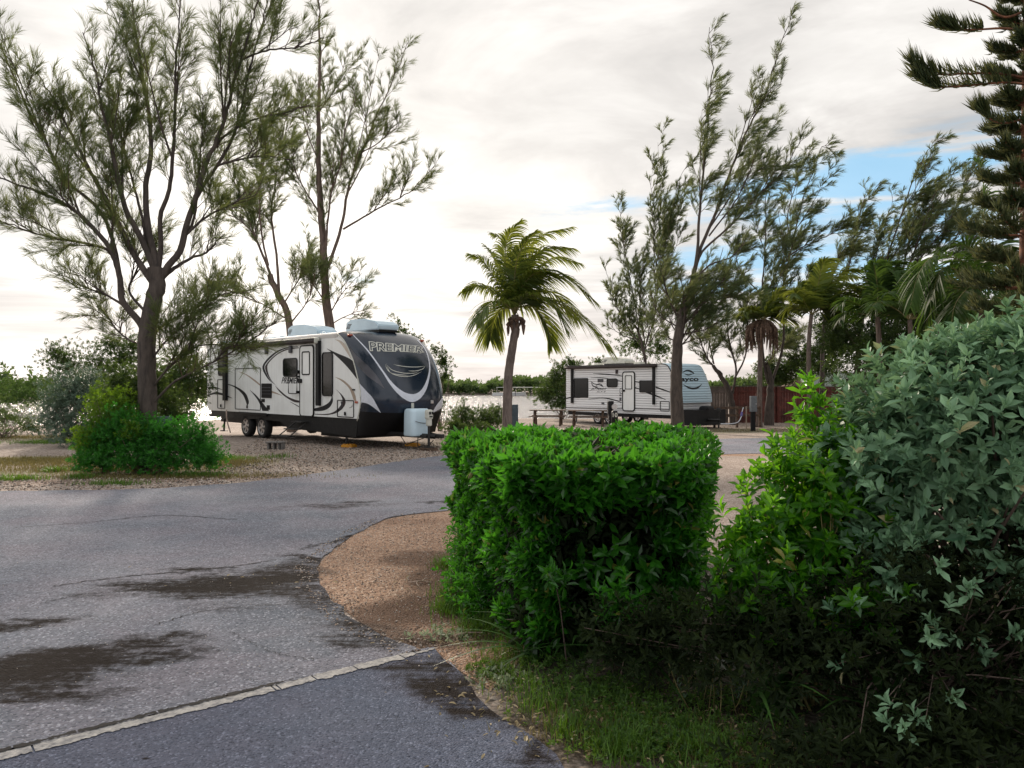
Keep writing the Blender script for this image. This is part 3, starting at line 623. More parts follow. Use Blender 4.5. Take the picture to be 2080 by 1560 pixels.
# side graphics
g = Geo(); f7 = side1(.003, c7); f6 = side1(.003, c6)
def sd(a, b, mat, f=f7, n=26): strip_on(g, f, a, b, mat, n, 1)
sd([(1130, 255), (1000, 265), (880, 310), (790, 380), (730, 450), (711, 500), (728, 560), (788, 650), (872, 712)], [(1130, 262), (1010, 276), (895, 322), (810, 390), (752, 455), (735, 500), (752, 560), (802, 650), (874, 716)], 0)
sd([(1140, 268), (1010, 280), (900, 328), (815, 396), (760, 460), (742, 500), (760, 570), (806, 650), (874, 716)], [(1140, 276), (1012, 294), (905, 340), (825, 405), (778, 462), (768, 500), (780, 570), (816, 650), (876, 718)], 1)
sd([(860, 715), (930, 780), (1000, 838), (1090, 878), (1155, 893)], [(860, 717), (915, 790), (985, 850), (1080, 905), (1155, 916)], 1)
sd([(1160, 893), (1200, 900), (1250, 905)], [(1160, 916), (1200, 916), (1250, 909)], 0)
sd([(1035, 903), (1140, 955)], [(1035, 906), (1140, 968)], 0)
sd([(1180, 966), (1290, 985), (1400, 962), (1480, 922), (1518, 870), (1522, 825)], [(1180, 982), (1290, 1010), (1420, 1010), (1500, 970), (1538, 900), (1535, 840)], 0)
sd([(0, 1046), (120, 1048), (210, 1028), (285, 970), (322, 890), (298, 820), (240, 752)], [(0, 1054), (130, 1060), (240, 1040), (322, 985), (360, 910), (327, 835), (240, 752)], 1, f6)
sd([(300, 900), (305, 950), (280, 990), (240, 1020)], [(318, 900), (325, 955), (300, 1000), (250, 1030)], 3, f6)
sd([(410, 545), (500, 570), (600, 630), (686, 698)], [(425, 550), (520, 592), (610, 660), (686, 718)], 2)
sd([(820, 775), (870, 795), (940, 830)], [(820, 800), (870, 812), (940, 833)], 2)
sd([(240, 690), (330, 700), (430, 740), (510, 800), (545, 870), (552, 920), (530, 955)], [(240, 694), (340, 715), (420, 760), (480, 820), (515, 880), (525, 920), (528, 955)], 0)
sd([(420, 752), (480, 800), (515, 860), (530, 930)], [(420, 758), (475, 812), (505, 868), (526, 930)], 1)
sd([(565, 765), (640, 830), (700, 900), (790, 1014)], [(565, 767), (640, 860), (680, 930), (712, 1012)], 0)
sd([(70, 735), (150, 728), (250, 765)], [(70, 757), (150, 745), (250, 767)], 0)
sd([(66, 830), (140, 795), (230, 800), (360, 862)], [(66, 838), (150, 817), (230, 827), (360, 866)], 0)
sd([(66, 300), (100, 280), (200, 270)], [(66, 340), (110, 290), (200, 276)], 3)
sd([(160, 300), (200, 282), (270, 276)], [(160, 304), (210, 292), (270, 284)], 0)
sd([(235, 612), (330, 650), (420, 730), (470, 820), (485, 905)], [(235, 614), (320, 668), (395, 740), (428, 810), (455, 890)], 2, f6)
sd([(140, 280), (260, 335), (425, 410), (465, 490), (494, 630)], [(140, 283), (240, 360), (340, 455), (420, 545), (492, 638)], 0, f6)
sd([(235, 172), (300, 188), (365, 250), (425, 395)], [(235, 176), (285, 205), (340, 275), (420, 400)], 4, f6)
sd([(440, 920), (430, 960), (400, 975)], [(440, 925), (436, 965), (400, 978)], 3, f6)
text_on(g, f7, 'PREMIER', [(942, 618), (1140, 628), (1134, 688), (936, 688)], 0, .02, .25, 0)
g.build('graphics', [M_CHARCOAL, M_BROWNV, M_TANV, M_GREYSW, simple('pale_tan', (.58, .5, .42), .4)], T1)
def rect7(x0, y0, x1, y1, m=c7):
    ym, xm = (y0 + y1) / 2, (x0 + x1) / 2; s0 = FR.sz(*m(x0, ym))[0]; s1 = FR.sz(*m(x1, ym))[0]; z1 = FR.sz(*m(xm, y0))[1]; z0 = FR.sz(*m(xm, y1))[1]; return s0, z0, s1, z1
def window(parent, rc, r=.08, name='window', glass=None, fm=None, wd=.03, dep=.03):
    g = Geo(); ring(g, *rc, r, wd, -dep, -.002); f = g.build(name, fm or M_BLACK, parent)
    g = Geo(); s0, z0, s1, z1 = rc; plate(g, s0 + wd * .8, z0 + wd * .8, s1 - wd * .8, z1 - wd * .8, max(.01, r - wd * .8), -dep * .5, -.003); g.build('pane', glass or M_GLASS, f); return f
window(T1, rect7(960, 392, 1125, 612), .11)
window(T1, rect7(88, 322, 212, 838, c6), .10)
window(T1, rect7(198, 298, 290, 600), .09)
d = rect7(1156, 238, 1322, 1082); g = Geo(); plate(g, d[0] + .04, d[1] + .03, d[2] - .04, d[3] - .04, .10, -.03, -.004); door = g.build('door', M_WHITE, T1)
g = Geo(); ring(g, *d, .13, .038, -.036, -.002); g.build('door_frame', M_BLACK, door)
window(door, rect7(1186, 312, 1280, 592), .07, glass=M_GLASSL, dep=.045, wd=.035)
g = Geo(); rc = rect7(1148, 636, 1188, 684); plate(g, *rc, .03, -.075, -.03); g.build('handle', M_BLACK, door)
g = Geo(); rc = rect7(1052, 604, 1152, 808)
a = rr(*rc, .06, 4); loop = [(u, -.10, v) for u, v in a] + [(a[0][0], -.10, a[0][1])]; g.tube(loop, .016, 6); g.box((rc[2] - .03, -.05, rc[3] - .02), (.05, .1, .05)); g.box((rc[2] - .03, -.05, rc[1] + .04), (.05, .1, .08)); g.build('grab_handle', M_BLACK, T1)
g = Geo(); rc = rect7(1090, 535, 1155, 575); plate(g, *rc, .03, -.09, -.004); g.build('door_catch', M_BLACK, T1)
for rc in (rect7(392, 508, 692, 1000), rect7(262, 884, 458, 1088, c6), rect7(186, 640, 272, 985)):
    g = Geo(); ring(g, *rc, .05, .022, -.016, -.002); h = g.build('storage_hatch', M_BLACK, T1); h['label'] = 'white storage hatch with black edge'
    g = Geo(); w_ = (rc[0] + rc[2]) / 2; g.box((w_, -.025, rc[1] + .10), (.06, .03, .10), bev=.008); g.build('latch', M_BLACK, h)
vr = rect7(704, 690, 822, 860); g = Geo(); plate(g, *vr, .02, -.02, -.004); vt = g.build('appliance_vent', M_BLACK, T1)
g = Geo()
for k in (.28, .5, .72): z = vr[1] + (vr[3] - vr[1]) * k; g.box(((vr[0] + vr[2]) / 2, -.028, z), (vr[2] - vr[0] - .06, .012, .02))
g.build('louvre', M_GREYSW, vt)
for rc in (rect7(704, 872, 740, 908), rect7(768, 945, 798, 998)): g = Geo(); plate(g, *rc, .01, -.022, -.003); g.build('outlet_cover', M_BLACK, T1)
for c in ((768, 305), (1050, 290)):
    p = FR.sz(*c7(*c)); g = Geo(); g.box((p[0], -.035, p[1]), (.16, .07, .22), bev=.03); g.build('porch_light', M_GREYSW, T1)
p = FR.sz(*c6(490, 910)); g = Geo(); g.box((p[0], -.02, p[1]), (.12, .04, .06), bev=.015); g.build('marker_light', M_AMBER, T1)
p = FR.sz(*c6(458, 763)); g = Geo(); g.box((p[0], -.02, p[1]), (.10, .04, .04), bev=.01); g.build('latch', M_BLACK, T1)
# awning, folded against the roof edge
a0 = FR.sz(*c7(285, 250)); a1 = FR.sz(*c7(1385, 195)); g = Geo()
zz_ = ZR - .16; xs_ = np.linspace(a0[0], a1[0], 40); rnd = random.Random(3)
g.tube([(x, -.11, zz_) for x in xs_], [.062 + .008 * math.sin(x * 9) + rnd.uniform(-.003, .003) for x in xs_], 12); aw = g.build('awning', M_AWN, T1, True)
g = Geo(); g.extrude([(-.17, ZR - .075), (-.02, ZR - .055), (-.02, ZR - .085), (-.16, ZR - .10)], lambda u, v, d: (d, u, v), a0[0], a1[0]); g.build('awning_cover', M_OFFW, aw)
for xx in (a1[0] + .02, a0[0] - .02): g = Geo(); g.box((xx, -.11, zz_), (.06, .17, .17), bev=.03); g.build('end_cap', M_OFFW, aw)
for xa, xb, y0, y1 in ((1366, 1402, 190, 950), (272, 308, 260, 890)):
    rc = rect7(xa, y0, xb, y1); g = Geo(); g.box(((rc[0] + rc[2]) / 2, -.05, (rc[1] + rc[3]) / 2), (rc[2] - rc[0], .09, rc[3] - rc[1]), bev=.01); g.build('awning_arm', M_BLACK, T1)
# roof gear
def ac_unit(parent, s0, s1, z0, z1, yc, wd, mat, frm):
    g = Geo(); h = z1 - z0; L = s1 - s0
    prof = [(s0, z0 + .03), (s0 + .02, z0 + h * .80), (s0 + L * .14, z1), (s0 + L * .55, z1 - .01), (s0 + L * .88, z0 + h * .72), (s1, z0 + h * .42), (s1 - .03, z0 + .03)]
    bm = bmesh.new(); n = len(prof); va = [bm.verts.new((u, yc - wd / 2, v)) for u, v in prof]; vb = [bm.verts.new((u, yc + wd / 2, v)) for u, v in prof]
    bm.faces.new(va[::-1]); bm.faces.new(vb); [bm.faces.new((va[i], va[(i + 1) % n], vb[(i + 1) % n], vb[i])) for i in range(n)]
    bmesh.ops.recalc_face_normals(bm, faces=bm.faces[:]); bmesh.ops.bevel(bm, geom=bm.edges[:], offset=.025, segments=2, affect='EDGES'); bm.verts.index_update()
    g.polys([v.co.copy() for v in bm.verts], [[v.index for v in f.verts] for f in bm.faces]); bm.free(); a = g.build('air_conditioner', mat, parent)
    g = Geo(); g.box(((s0 + s1) / 2, yc, z0), (L - .1, wd - .1, .07)); g.build('gasket', M_BLACK, a)
    g = Geo()
    for i in range(4): g.box((s0 + .12 + i * .035, yc - wd / 2 - .003, z0 + h * (.34 + .1 * i)), (.20, .008, .022))
    for i in range(4): g.box((s0 + .008, yc, z0 + h * (.28 + .13 * i)), (.012, wd * .72, .02))
    g.build('grille', frm, a); return a
for (xa, ya, xb, yb) in ((735, 130, 980, 212), (1208, 84, 1476, 170)):
    p0 = FR.plane(*c1(xa, yb), W1 / 2 - .35); p1 = FR.plane(*c1(xb, yb), W1 / 2 - .35); zt = FR.plane(*c1(xa, ya), W1 / 2 - .35).z
    ac_unit(T1, p0.x, p1.x, ZR + .10, max(zt, ZR + .34), W1 / 2, .70, M_BLUEW, M_GREYSW)
for xa, xb, yy in ((200, 312, 245), (590, 720, 205), (990, 1090, 184)):
    p0 = FR.plane(*c1(xa, yy), 1.2); p1 = FR.plane(*c1(xb, yy), 1.2); g = Geo(); g.box(((p0.x + p1.x) / 2, 1.2, ZR + .15), (p1.x - p0.x, .40, .13), bev=.04); g.build('roof_vent', M_BLUEW, T1)
# underbody
g = Geo(); xf = bd[-1][0]
g.extrude([(0.25, ZB - .001), (0.35, .60), (3.2, .56), (3.5, .60), (5.4, .58), (5.9, .40), (xf - .1, .32), (xf, ZB - .001)], lambda u, v, d: (u, d, v), W1 - .03, .03)  # front end dropped low: black shape stands in for shadow under the trailer
g.build('skirt', M_BLACK, T1)
g = Geo(); g.box((5.0, .45, .47), (9.6, .08, .16)); g.box((5.0, W1 - .45, .47), (9.6, .08, .16))
for x in (.6, 2.2, 6.8, 8.6): g.box((x, W1 / 2, .47), (.07, W1 - .9, .12))
g.tube([(-.05, .12, .62), (.8, .12, .62)], .05, 8); g.box((7.9, W1 / 2, .32), (1.9, 1.5, .22)); g.box((2.4, W1 / 2, .40), (1.6, 1.4, .2)); g.build('chassis', M_STEEL, T1)
wc = [FR.sz(*c7(545, 1232), .12)[0], FR.sz(*c7(732, 1240), .12)[0]]
for x in wc:
    for y, q in ((.14, 1), (W1 - .14, -1)): make_wheel(T1, 'wheel', x, y, .355, .345, .235)
g = Geo(); g.box(((wc[0] + wc[1]) / 2, .02, .76), (2.0, .10, .10), bev=.02); g.build('wheel_arch', M_BLACK, T1)
# folding steps under the door, seen edge-on
sx = (d[0] + d[2]) / 2; g = Geo()
for i, (dz, dy) in enumerate(((.62, -.05), (.42, -.28), (.22, -.50))): g.box((sx - .35, dy, dz), (.62, .24, .03))
for o_ in (-.66, -.04): g.tube([(sx + o_, .1, .68), (sx + o_, -.55, .22)], .018, 5)
g.build('entry_steps', M_STEEL, T1)
for x in (xf - .9, .9):
    g = Geo(); g.tube([(x, .25, .5), (x + .05, .2, .12)], .035, 6); g.box((x + .05, .2, .10), (.22, .18, .03)); g.build('stabiliser_jack', M_STEEL, T1)
# drawbar
nx_ = s_top + 1.5; g = Geo()
for y in (.45, W1 - .45): g.tube([(xf - .6, y, .42), (s_top + 2.75, W1 / 2 + (y - W1 / 2) * .06, .36)], .06, 4)
g.box((s_top + 2.3, W1 / 2, .36), (.6, .5, .07)); g.box((s_top + 2.85, W1 / 2, .38), (.3, .12, .1), bev=.02)
g.tube([(s_top + 2.2, W1 / 2 - .2, .32), (s_top + 2.3, W1 / 2 - .3, .12), (s_top + 2.5, W1 / 2 - .2, .06), (s_top + 2.6, W1 / 2, .25)], .012, 5)
g.tube([(s_top + 2.0, W1 / 2 + .3, .32), (s_top + 2.1, W1 / 2 - .5, .14), (s_top + 2.0, W1 / 2 - .6, .35)], .012, 5)
g.build('drawbar', M_STEEL, T1)
yc = W1 / 2 - .18; g = Geo()
pw0 = FR.plane(*c6(1040, 1240), yc).x
cx0 = s_top + 2.12
prof = rr(-.31, -.24, .31, .24, .13, 5); a = Geo()
V = []; lv = [(.36, .96), (.40, 1.0), (.98, .97), (1.05, .90), (1.075, .78)]
for z, sc in lv: V += [(cx0 + v * sc, yc + u * sc, z) for u, v in prof]
n = len(prof); Fs = [[i * n + j, i * n + (j + 1) % n, (i + 1) * n + (j + 1) % n, (i + 1) * n + j] for i in range(4) for j in range(n)] + [list(range(4 * n, 5 * n)), list(range(n))[::-1]]
g.polys(V, Fs); pc = g.build('gas_bottle_cover', M_BLUEW, T1, True)
g = Geo(); g.tube([(cx0 + .262 + .006, yc + q * .30, .70 + .05 * q * q - .03 * q) for q in np.linspace(-.8, .8, 12)], .008, 5); g.build('strap', M_GREYSW, pc)
g = Geo(); jx = cx0 + .52; g.box((jx, yc, .93), (.17, .19, .26), bev=.05); g.box((jx, yc, .74), (.12, .13, .22), bev=.03); jk = g.build('jack_head', M_OFFW, T1)
g = Geo(); g.box((jx + .09, yc - .03, .97), (.02, .05, .07)); g.box((jx + .09, yc + .05, .97), (.02, .05, .07)); g.box((jx + .085, yc, .88), (.02, .1, .03)); g.build('switch', M_BLACK, jk)
g = Geo(); g.tube([(jx, yc, .66), (jx, yc, .10)], .032, 8); g.box((jx, yc, .09), (.2, .2, .03)); g.build('tongue_jack', M_STEEL, T1)
# rear bits and drain hose
g = Geo(); p = [FR.plane(*c7(*q), -.1) for q in ((282, 1000), (300, 1080), (330, 1160), (380, 1262))]
g.tube([(v.x, -.08 - .05 * i, max(.03, v.z)) for i, v in enumerate(p)], .022, 8); g.build('hose', M_PIPE, T1, True)

def world_thing(name, mats, geo, loc, label, cat, group=None, parts=()):
    pass
def ground_box_thing(name, px, py, size, mat, label, cat, rz=0, bev=.01, z=None, group=None):
    p = GP(px, py); g = Geo(); g.box((0, 0, size[2] / 2), size, bev=bev); o = g.build(name, mat); o.location = (p.x, p.y, gh(p.x, p.y) if z is None else z); o.rotation_euler = (0, 0, rz); return tag(o, label, cat, group), o
def leveling(px, py, label):
    p = GP(px, py); e = empty('leveling_block', (p.x, p.y, 0), FR.rz + .4, label, 'leveling block')
    g = Geo(); g.box((0, 0, .035), (.36, .24, .07), bev=.01)
    for x in (-.11, 0, .11):
        for y in (-.06, .06): g.box((x, y, .08), (.07, .07, .03), bev=.006)
    g.build('block', M_YEL, e); return e
leveling(709, 909, 'yellow plastic leveling blocks under the front corner of the big trailer')
leveling(838, 907, 'orange yellow leveling blocks under the drawbar behind the jack')
q = FR.R + FR.u * jx + FR.w * yc; e = empty('timber_block', (q.x, q.y, 0), FR.rz, 'dark timber blocks stacked under the tongue jack of the big trailer', 'timber block')
g = Geo(); g.box((0, 0, .022), (.42, .30, .044), bev=.005); g.build('lower_board', M_WOOD, e); g = Geo(); g.box((0, .0, .060), (.30, .34, .034), bev=.005); g.build('upper_board', M_WOOD, e)
p = GP(560, 913); e = empty('step_block', (p.x, p.y, 0), .0, 'low grey concrete step block on the gravel beside the trailer door', 'step block')
g = Geo(); g.box((0, 0, .185), (.46, .30, .035), bev=.008); g.build('top_slab', M_CONC, e)
for x in (-.17, -.03, .11, .19): g = Geo(); g.box((x, 0, .084), (.05, .24, .167), bev=.006); g.build('leg', M_CONC, e)
for (px, py, s) in ((660, 917, 1), (640, 899, -1)): pass

# ---- the smaller ribbed trailer
m, t, bs = new_mat('ribbed_white'); tc = t.node('ShaderNodeTexCoord').outputs['Object']; sp = t.node('ShaderNodeSeparateXYZ'); t.link(tc, sp.inputs[0])
fr = t.math('FRACT', t.math('MULTIPLY', sp.outputs[2], 1 / .115)); hgt = t.ramp(fr, [(0.0, 0.0), (0.12, 1.0), (0.85, 0.85), (1.0, 0.0)])
t.link(t.mix(t.noise(tc, .8, 4), (0.82, 0.83, 0.85), (0.87, 0.87, 0.87)), bs.inputs['Base Color']); bs.inputs['Roughness'].default_value = .42
b = t.node('ShaderNodeBump'); b.inputs['Strength'].default_value = 1.0; b.inputs['Distance'].default_value = .05; t.link(hgt, b.inputs['Height']); t.link(b.outputs[0], bs.inputs['Normal']); M_RIB = m
F2 = Frame((2.84, 41.3), .64, -.769); G0 = -.30
T2 = empty('travel_trailer', F2.R + Vector((0, 0, 0)), F2.rz, 'smaller white ribbed travel trailer with shaded nose tinted blue behind the hedge', 'travel trailer')
c2 = lambda x, y: (1060 + x * .298, 700 + y * .298)
W2 = 2.4; f2 = lambda x, y: (lambda p: Vector((p.x, -.004, p.z)))(F2.plane(*c2(x, y)))
def rect2(x0, y0, x1, y1):
    ym, xm = (y0 + y1) / 2, (x0 + x1) / 2; s0 = F2.sz(*c2(x0, ym))[0]; s1 = F2.sz(*c2(x1, ym))[0]; return s0, F2.sz(*c2(xm, y1))[1], s1, F2.sz(*c2(xm, y0))[1]
ZT, ZL = 2.66, .30
b2 = [F2.sz(*c2(*q)) for q in ((950, 124), (990, 142), (1014, 180), (1044, 260), (1064, 340), (1068, 398))]; b2[0] = (b2[0][0], ZT)
zc = b2[-1][1]
g = Geo(); g.extrude([(0, ZL), (b2[-1][0], ZL)] + b2[::-1] + [(0, ZT)], lambda u, v, d: (u, d, v), W2, 0); g.build('body', M_RIB, T2)
g = Geo(); st2 = b2[0][0]; g.extrude([(-.02, ZT - .03), (-.02, ZT + .01), (W2 / 2, ZT + .05), (W2 + .02, ZT + .01), (W2 + .02, ZT - .03)], lambda u, v, d: (d, u, v), -.02, st2 + .02); g.build('roof', M_CREAM, T2)
Pc2 = [(st2 + .02, ZT + .03), (st2 + .52, ZT - .04), (st2 + .80, ZT - .40), (st2 + 1.02, ZT - .92), (st2 + 1.20, zc + .42), (st2 + 1.24, zc)]
V, Fs, nv = cap_mesh(b2, Pc2, W2, 20, 20, 4.5, .42)
M_RIB2 = M_RIB.copy(); M_RIB2.name = 'ribbed_white_shaded'  # same white skin, with the bluish shade on the nose painted in
for nd in M_RIB2.node_tree.nodes:
    if nd.type == 'MIX': nd.inputs[6].default_value = (.46, .62, .72, 1); nd.inputs[7].default_value = (.52, .68, .77, 1)
g = Geo(); g.polys(V, Fs); cap2 = g.build('front_cap', M_RIB2, T2, True); bvh2 = BVHTree.FromPolygons([Vector(v) for v in V], Fs)
def cap2f(x, y):
    d_ = F2.dirl(*c2(x, y)).normalized(); h, nrm, _, _ = bvh2.ray_cast(F2.o, d_)
    if h is None: return None
    if nrm.dot(d_) > 0: nrm = -nrm
    return h + nrm * .012
g = Geo(); strip_on(g, cap2f, [(1098, 272), (1140, 291), (1170, 295), (1200, 288), (1226, 270)], [(1098, 274), (1135, 300), (1170, 307), (1202, 299), (1227, 272)], 0, 16, 2)
text_on(g, cap2f, 'Jayco', [(1062, 222), (1202, 222), (1202, 258), (1062, 258)], 0, .03)
strip_on(g, cap2f, [(1095, 190), (1120, 175), (1150, 178), (1174, 196)], [(1095, 194), (1125, 182), (1145, 188), (1174, 200)], 0, 12, 1); strip_on(g, cap2f, [(1110, 200), (1135, 206), (1172, 198)], [(1112, 204), (1135, 212), (1172, 200)], 0, 12, 1)
g.build('graphics', M_CHARCOAL, cap2)
g = Geo(); q = smooth_line(b2, 20); g.tube([(a, -.006, b_) for a, b_ in q], .022, 6); g.build('edge_trim', M_BLACK, T2)
g = Geo()
def s2(a, b, mat=0): strip_on(g, f2, a, b, mat, 22, 1)
s2([(485, 197), (560, 199), (640, 206), (690, 214)], [(485, 199), (560, 206), (640, 213), (690, 218)]); s2([(470, 227), (560, 227), (690, 250)], [(470, 229), (560, 232), (690, 256)])
s2([(770, 250), (802, 257)], [(770, 257), (802, 263)]); s2([(750, 285), (800, 300), (880, 330), (980, 374)], [(750, 291), (800, 308), (870, 340), (980, 378)]); s2([(912, 287), (960, 303), (1010, 322)], [(912, 296), (960, 313), (1010, 329)])
s2([(455, 370), (560, 362), (640, 378), (680, 395)], [(455, 373), (560, 369), (640, 386), (680, 398)]); s2([(302, 366), (340, 358), (400, 362)], [(302, 372), (340, 366), (400, 365)])
for bird in ([(468, 250), (495, 270), (530, 276), (558, 292)], [(474, 258), (486, 285), (520, 292)], [(505, 282), (530, 268), (556, 288)], [(480, 276), (510, 296), (545, 300)]): line_on(g, f2, bird, 5, 0, 14)
text_on(g, f2, 'JAY FLIGHT', [(474, 297), (580, 297), (576, 313), (468, 313)], 0, .03, .35, 0); text_on(g, f2, 'SLX 8', [(512, 318), (572, 318), (570, 327), (510, 327)], 0, .0, .3, 0)
s2([(302, 428), (690, 436)], [(302, 433), (690, 441)], 1); s2([(774, 436), (1005, 441)], [(774, 441), (1005, 446)], 1); s2([(302, 444), (690, 452)], [(302, 447), (690, 455)], 1)
g.build('graphics', [M_CHARCOAL, M_BROWNV], T2)
for rc, r in ((rect2(357, 230, 453, 363), .06), (rect2(580, 232, 654, 293), .12), (rect2(803, 245, 906, 328), .05)): window(T2, rc, r, wd=.035)
g = Geo(); plate(g, *rect2(518, 235, 556, 258), .02, -.02, -.003); g.build('appliance_vent', M_GREYSW, T2)
d2 = rect2(687, 184, 773, 457); g = Geo(); plate(g, d2[0] + .05, d2[1] + .04, d2[2] - .05, d2[3] - .05, .10, -.03, -.004); dr = g.build('door', M_WHITE, T2)
g = Geo(); ring(g, *d2, .15, .055, -.04, -.002); g.build('door_frame', M_BLACK, dr); window(dr, rect2(706, 211, 754, 306), .05, dep=.05, glass=simple('tinted_glass', (.09, .13, .12), .1, spec=1), wd=.03)
g = Geo(); rc = rect2(694, 308, 706, 322); plate(g, *rc, .01, -.07, -.03); g.build('handle', M_BLACK, dr)
g = Geo(); rc = rect2(680, 298, 690, 336); g.tube([(rc[0], -.02, rc[3]), (rc[0], -.12, rc[3] - .05), (rc[0], -.12, rc[1] + .05), (rc[0], -.02, rc[1])], .018, 6); g.build('grab_handle', M_BLACK, T2)
for rc in (rect2(943, 386, 1008, 455), rect2(545, 396, 562, 408), rect2(640, 172, 656, 200), rect2(668, 342, 676, 352), rect2(668, 362, 678, 385)):
    big = rc[2] - rc[0] > .4; g = Geo()
    if big: ring(g, *rc, .07, .03, -.02, -.003); g.build('storage_hatch', M_BLACK, T2)
    else: plate(g, *rc, .01, -.03, -.003); g.build('outlet_cover' if rc[3] < 2 else 'porch_light', M_GREYSW if rc[3] < 2 else M_BROWNV, T2)
a0 = F2.sz(*c2(306, 150))[0]; a1 = F2.sz(*c2(925, 130))[0]; g = Geo(); g.tube([(x, -.10, ZT - .10) for x in np.linspace(a0, a1, 20)], .07, 10); aw = g.build('awning', M_AWN, T2, True)
g = Geo(); g.box(((a0 + a1) / 2, -.06, ZT - .01), (a1 - a0, .14, .02)); g.build('awning_cover', M_BROWNV, aw)
for x0, x1, y0, y1 in ((341, 354, 155, 400), (896, 910, 135, 410)):
    rc = rect2(x0, y0, x1, y1); g = Geo(); g.box(((rc[0] + rc[2]) / 2, -.05, (rc[1] + rc[3]) / 2), (rc[2] - rc[0], .09, rc[3] - rc[1]), bev=.01); g.build('awning_arm', M_BLACK, T2)
p0 = F2.plane(*c2(553, 125), .85); p1 = F2.plane(*c2(706, 125), .85); ac_unit(T2, p0.x, p1.x, ZT + .06, ZT + .42, W2 / 2, .75, M_OFFW, M_GREYSW)
for xa, xb in ((770, 812), (505, 530)): p0 = F2.plane(*c2(xa, 122), 1.0); p1 = F2.plane(*c2(xb, 122), 1.0); g = Geo(); g.box(((p0.x + p1.x) / 2, 1.1, ZT + .09), (p1.x - p0.x, .4, .12), bev=.03); g.build('roof_vent', M_OFFW, T2)
xe = b2[-1][0]; g = Geo(); g.box((xe / 2, W2 / 2, .21), (xe - .2, W2 - .1, .17)); g.box((xe + .25, W2 / 2, .20), (1.3, W2 - .2, .70)); g.build('skirt', M_BLACK, T2)
wx = F2.sz(*c2(522, 483), .1)[0]
for x in (wx, wx + .78):
    for y in (.14, W2 - .14): make_wheel(T2, 'wheel', x, y, .02, .32, .20)
g = Geo()
for y in (.6, W2 - .6): g.tube([(xe - .2, y, .12), (st2 + 2.4, W2 / 2 + (y - W2 / 2) * .08, .10)], .06, 4)
g.tube([(st2 + 2.3, W2 / 2, .6), (st2 + 2.3, W2 / 2, -.26)], .04, 8); g.box((st2 + 2.3, W2 / 2, .55), (.16, .16, .2), bev=.03); g.build('drawbar', M_STEEL, T2)
g = Geo(); g.box((st2 + 1.65, W2 / 2, .42), (.5, .62, .60), bev=.12); g.build('gas_bottle_cover', M_BLACK, T2)
for x in (.5, xe - .4): g = Geo(); g.tube([(x, .3, .15), (x, .25, -.27)], .035, 6); g.build('stabiliser_jack', M_STEEL, T2)

# ------------------------------------------------------------------ fence, sheds, tables, pedestals, boats
M_PED = simple('pedestal_grey', (0.16, 0.175, 0.19), .6, var=.15, scale=8); M_PEDD = simple('pedestal_blue_grey', (0.055, 0.085, 0.10), .55, var=.2, scale=8)
M_RED = simple('red_stained_boards', (0.125, 0.033, 0.024), .85, var=.3, scale=3, bump=.3); M_FGREY = simple('grey_boards', (0.15, 0.12, 0.105), .9, var=.25, scale=3, bump=.3)
def fence(x0, x1, y0, y1, zt, mat, label, seed):
    rnd = random.Random(seed); L = math.hypot(x1 - x0, y1 - y0); a = math.atan2(y1 - y0, x1 - x0); e = empty('fence', (x0, y0, G0), a, label, 'fence'); g = Geo(); n = int(L / .145)
    for i in range(n): g.box((i * .145 + .07, rnd.uniform(-.004, .004), zt / 2), (.138, .02, zt + rnd.uniform(-.02, .015)))
    g.build('boards', mat, e)
    for z in (.35, zt - .25): g = Geo(); g.box((L / 2, -.05, z), (L, .05, .09)); g.build('rail', mat, e)
    g = Geo(); g.box((L / 2, 0, zt + .03), (L, .10, .035)); g.build('cap_rail', M_FGREY, e)
    for i in range(0, int(L / 2.4) + 1): g = Geo(); g.box((min(L - .06, i * 2.4 + .06), -.09, zt / 2), (.09, .09, zt)); g.build('post', mat, e)
DF = 41.0; xa = P(1440, 0, DF).x; xb = P(1484, 0, DF).x; xc = P(1760, 0, DF).x
fence(xa, xb, DF + .1, DF, 1.86, M_FGREY, 'weathered grey board fence panel beside the nose of the smaller trailer', 1)
fence(xb + .02, xc, DF, DF + .4, 1.88, M_RED, 'rust red board fence behind the utility post', 2)
a, b_ = P(1450, 829, 36.5), P(1546, 832, 36.5); e = empty('low_rail', (a.x, a.y, G0), 0, 'low dark timber rail in front of the red fence', 'rail')
for zz_ in (0, .34): g = Geo(); g.box(((b_.x - a.x) / 2, 0, a.z - G0 - zz_), (b_.x - a.x, .05, .11)); g.build('rail', M_WOOD, e)
for k in (.02, .5, .98): g = Geo(); g.box(((b_.x - a.x) * k, .07, (a.z - G0 + .08) / 2), (.1, .09, a.z - G0 + .08)); g.build('post', M_WOOD, e)
def picnic(px, py, d_, L, rz, label):
    p = P(px, py, d_); e = empty('picnic_table', (p.x, p.y, G0), rz, label, 'picnic table', 'weathered picnic tables by the smaller trailer'); s = L
    g = Geo(); [g.box((0, y, .74), (s, .135, .04)) for y in (-.29, -.145, 0, .145, .29)]; g.build('tabletop', M_WOOD, e)
    for y in (-.68, .68): g = Geo(); [g.box((0, y + q, .45), (s, .13, .04)) for q in (-.07, .07)]; g.build('bench', M_WOOD, e)
    for x in (-s * .36, s * .36):
        for q in (-1, 1): g = Geo(); g.tube([(x, q * .20, .72), (x, q * .66, .0)], .055, 4); g.build('leg', M_WOOD, e)
        g = Geo(); g.box((x + .05, 0, .40), (.04, 1.5, .09)); g.box((x + .05, 0, .69), (.04, .66, .08)); g.build('brace', M_WOOD, e)
picnic(1113, 850, 38.5, 1.75, -.12, 'left of the two wooden picnic tables, in front of open water')
picnic(1195, 850, 37.8, 1.9, -.12, 'right of the two wooden picnic tables, in front of the ribbed trailer side')
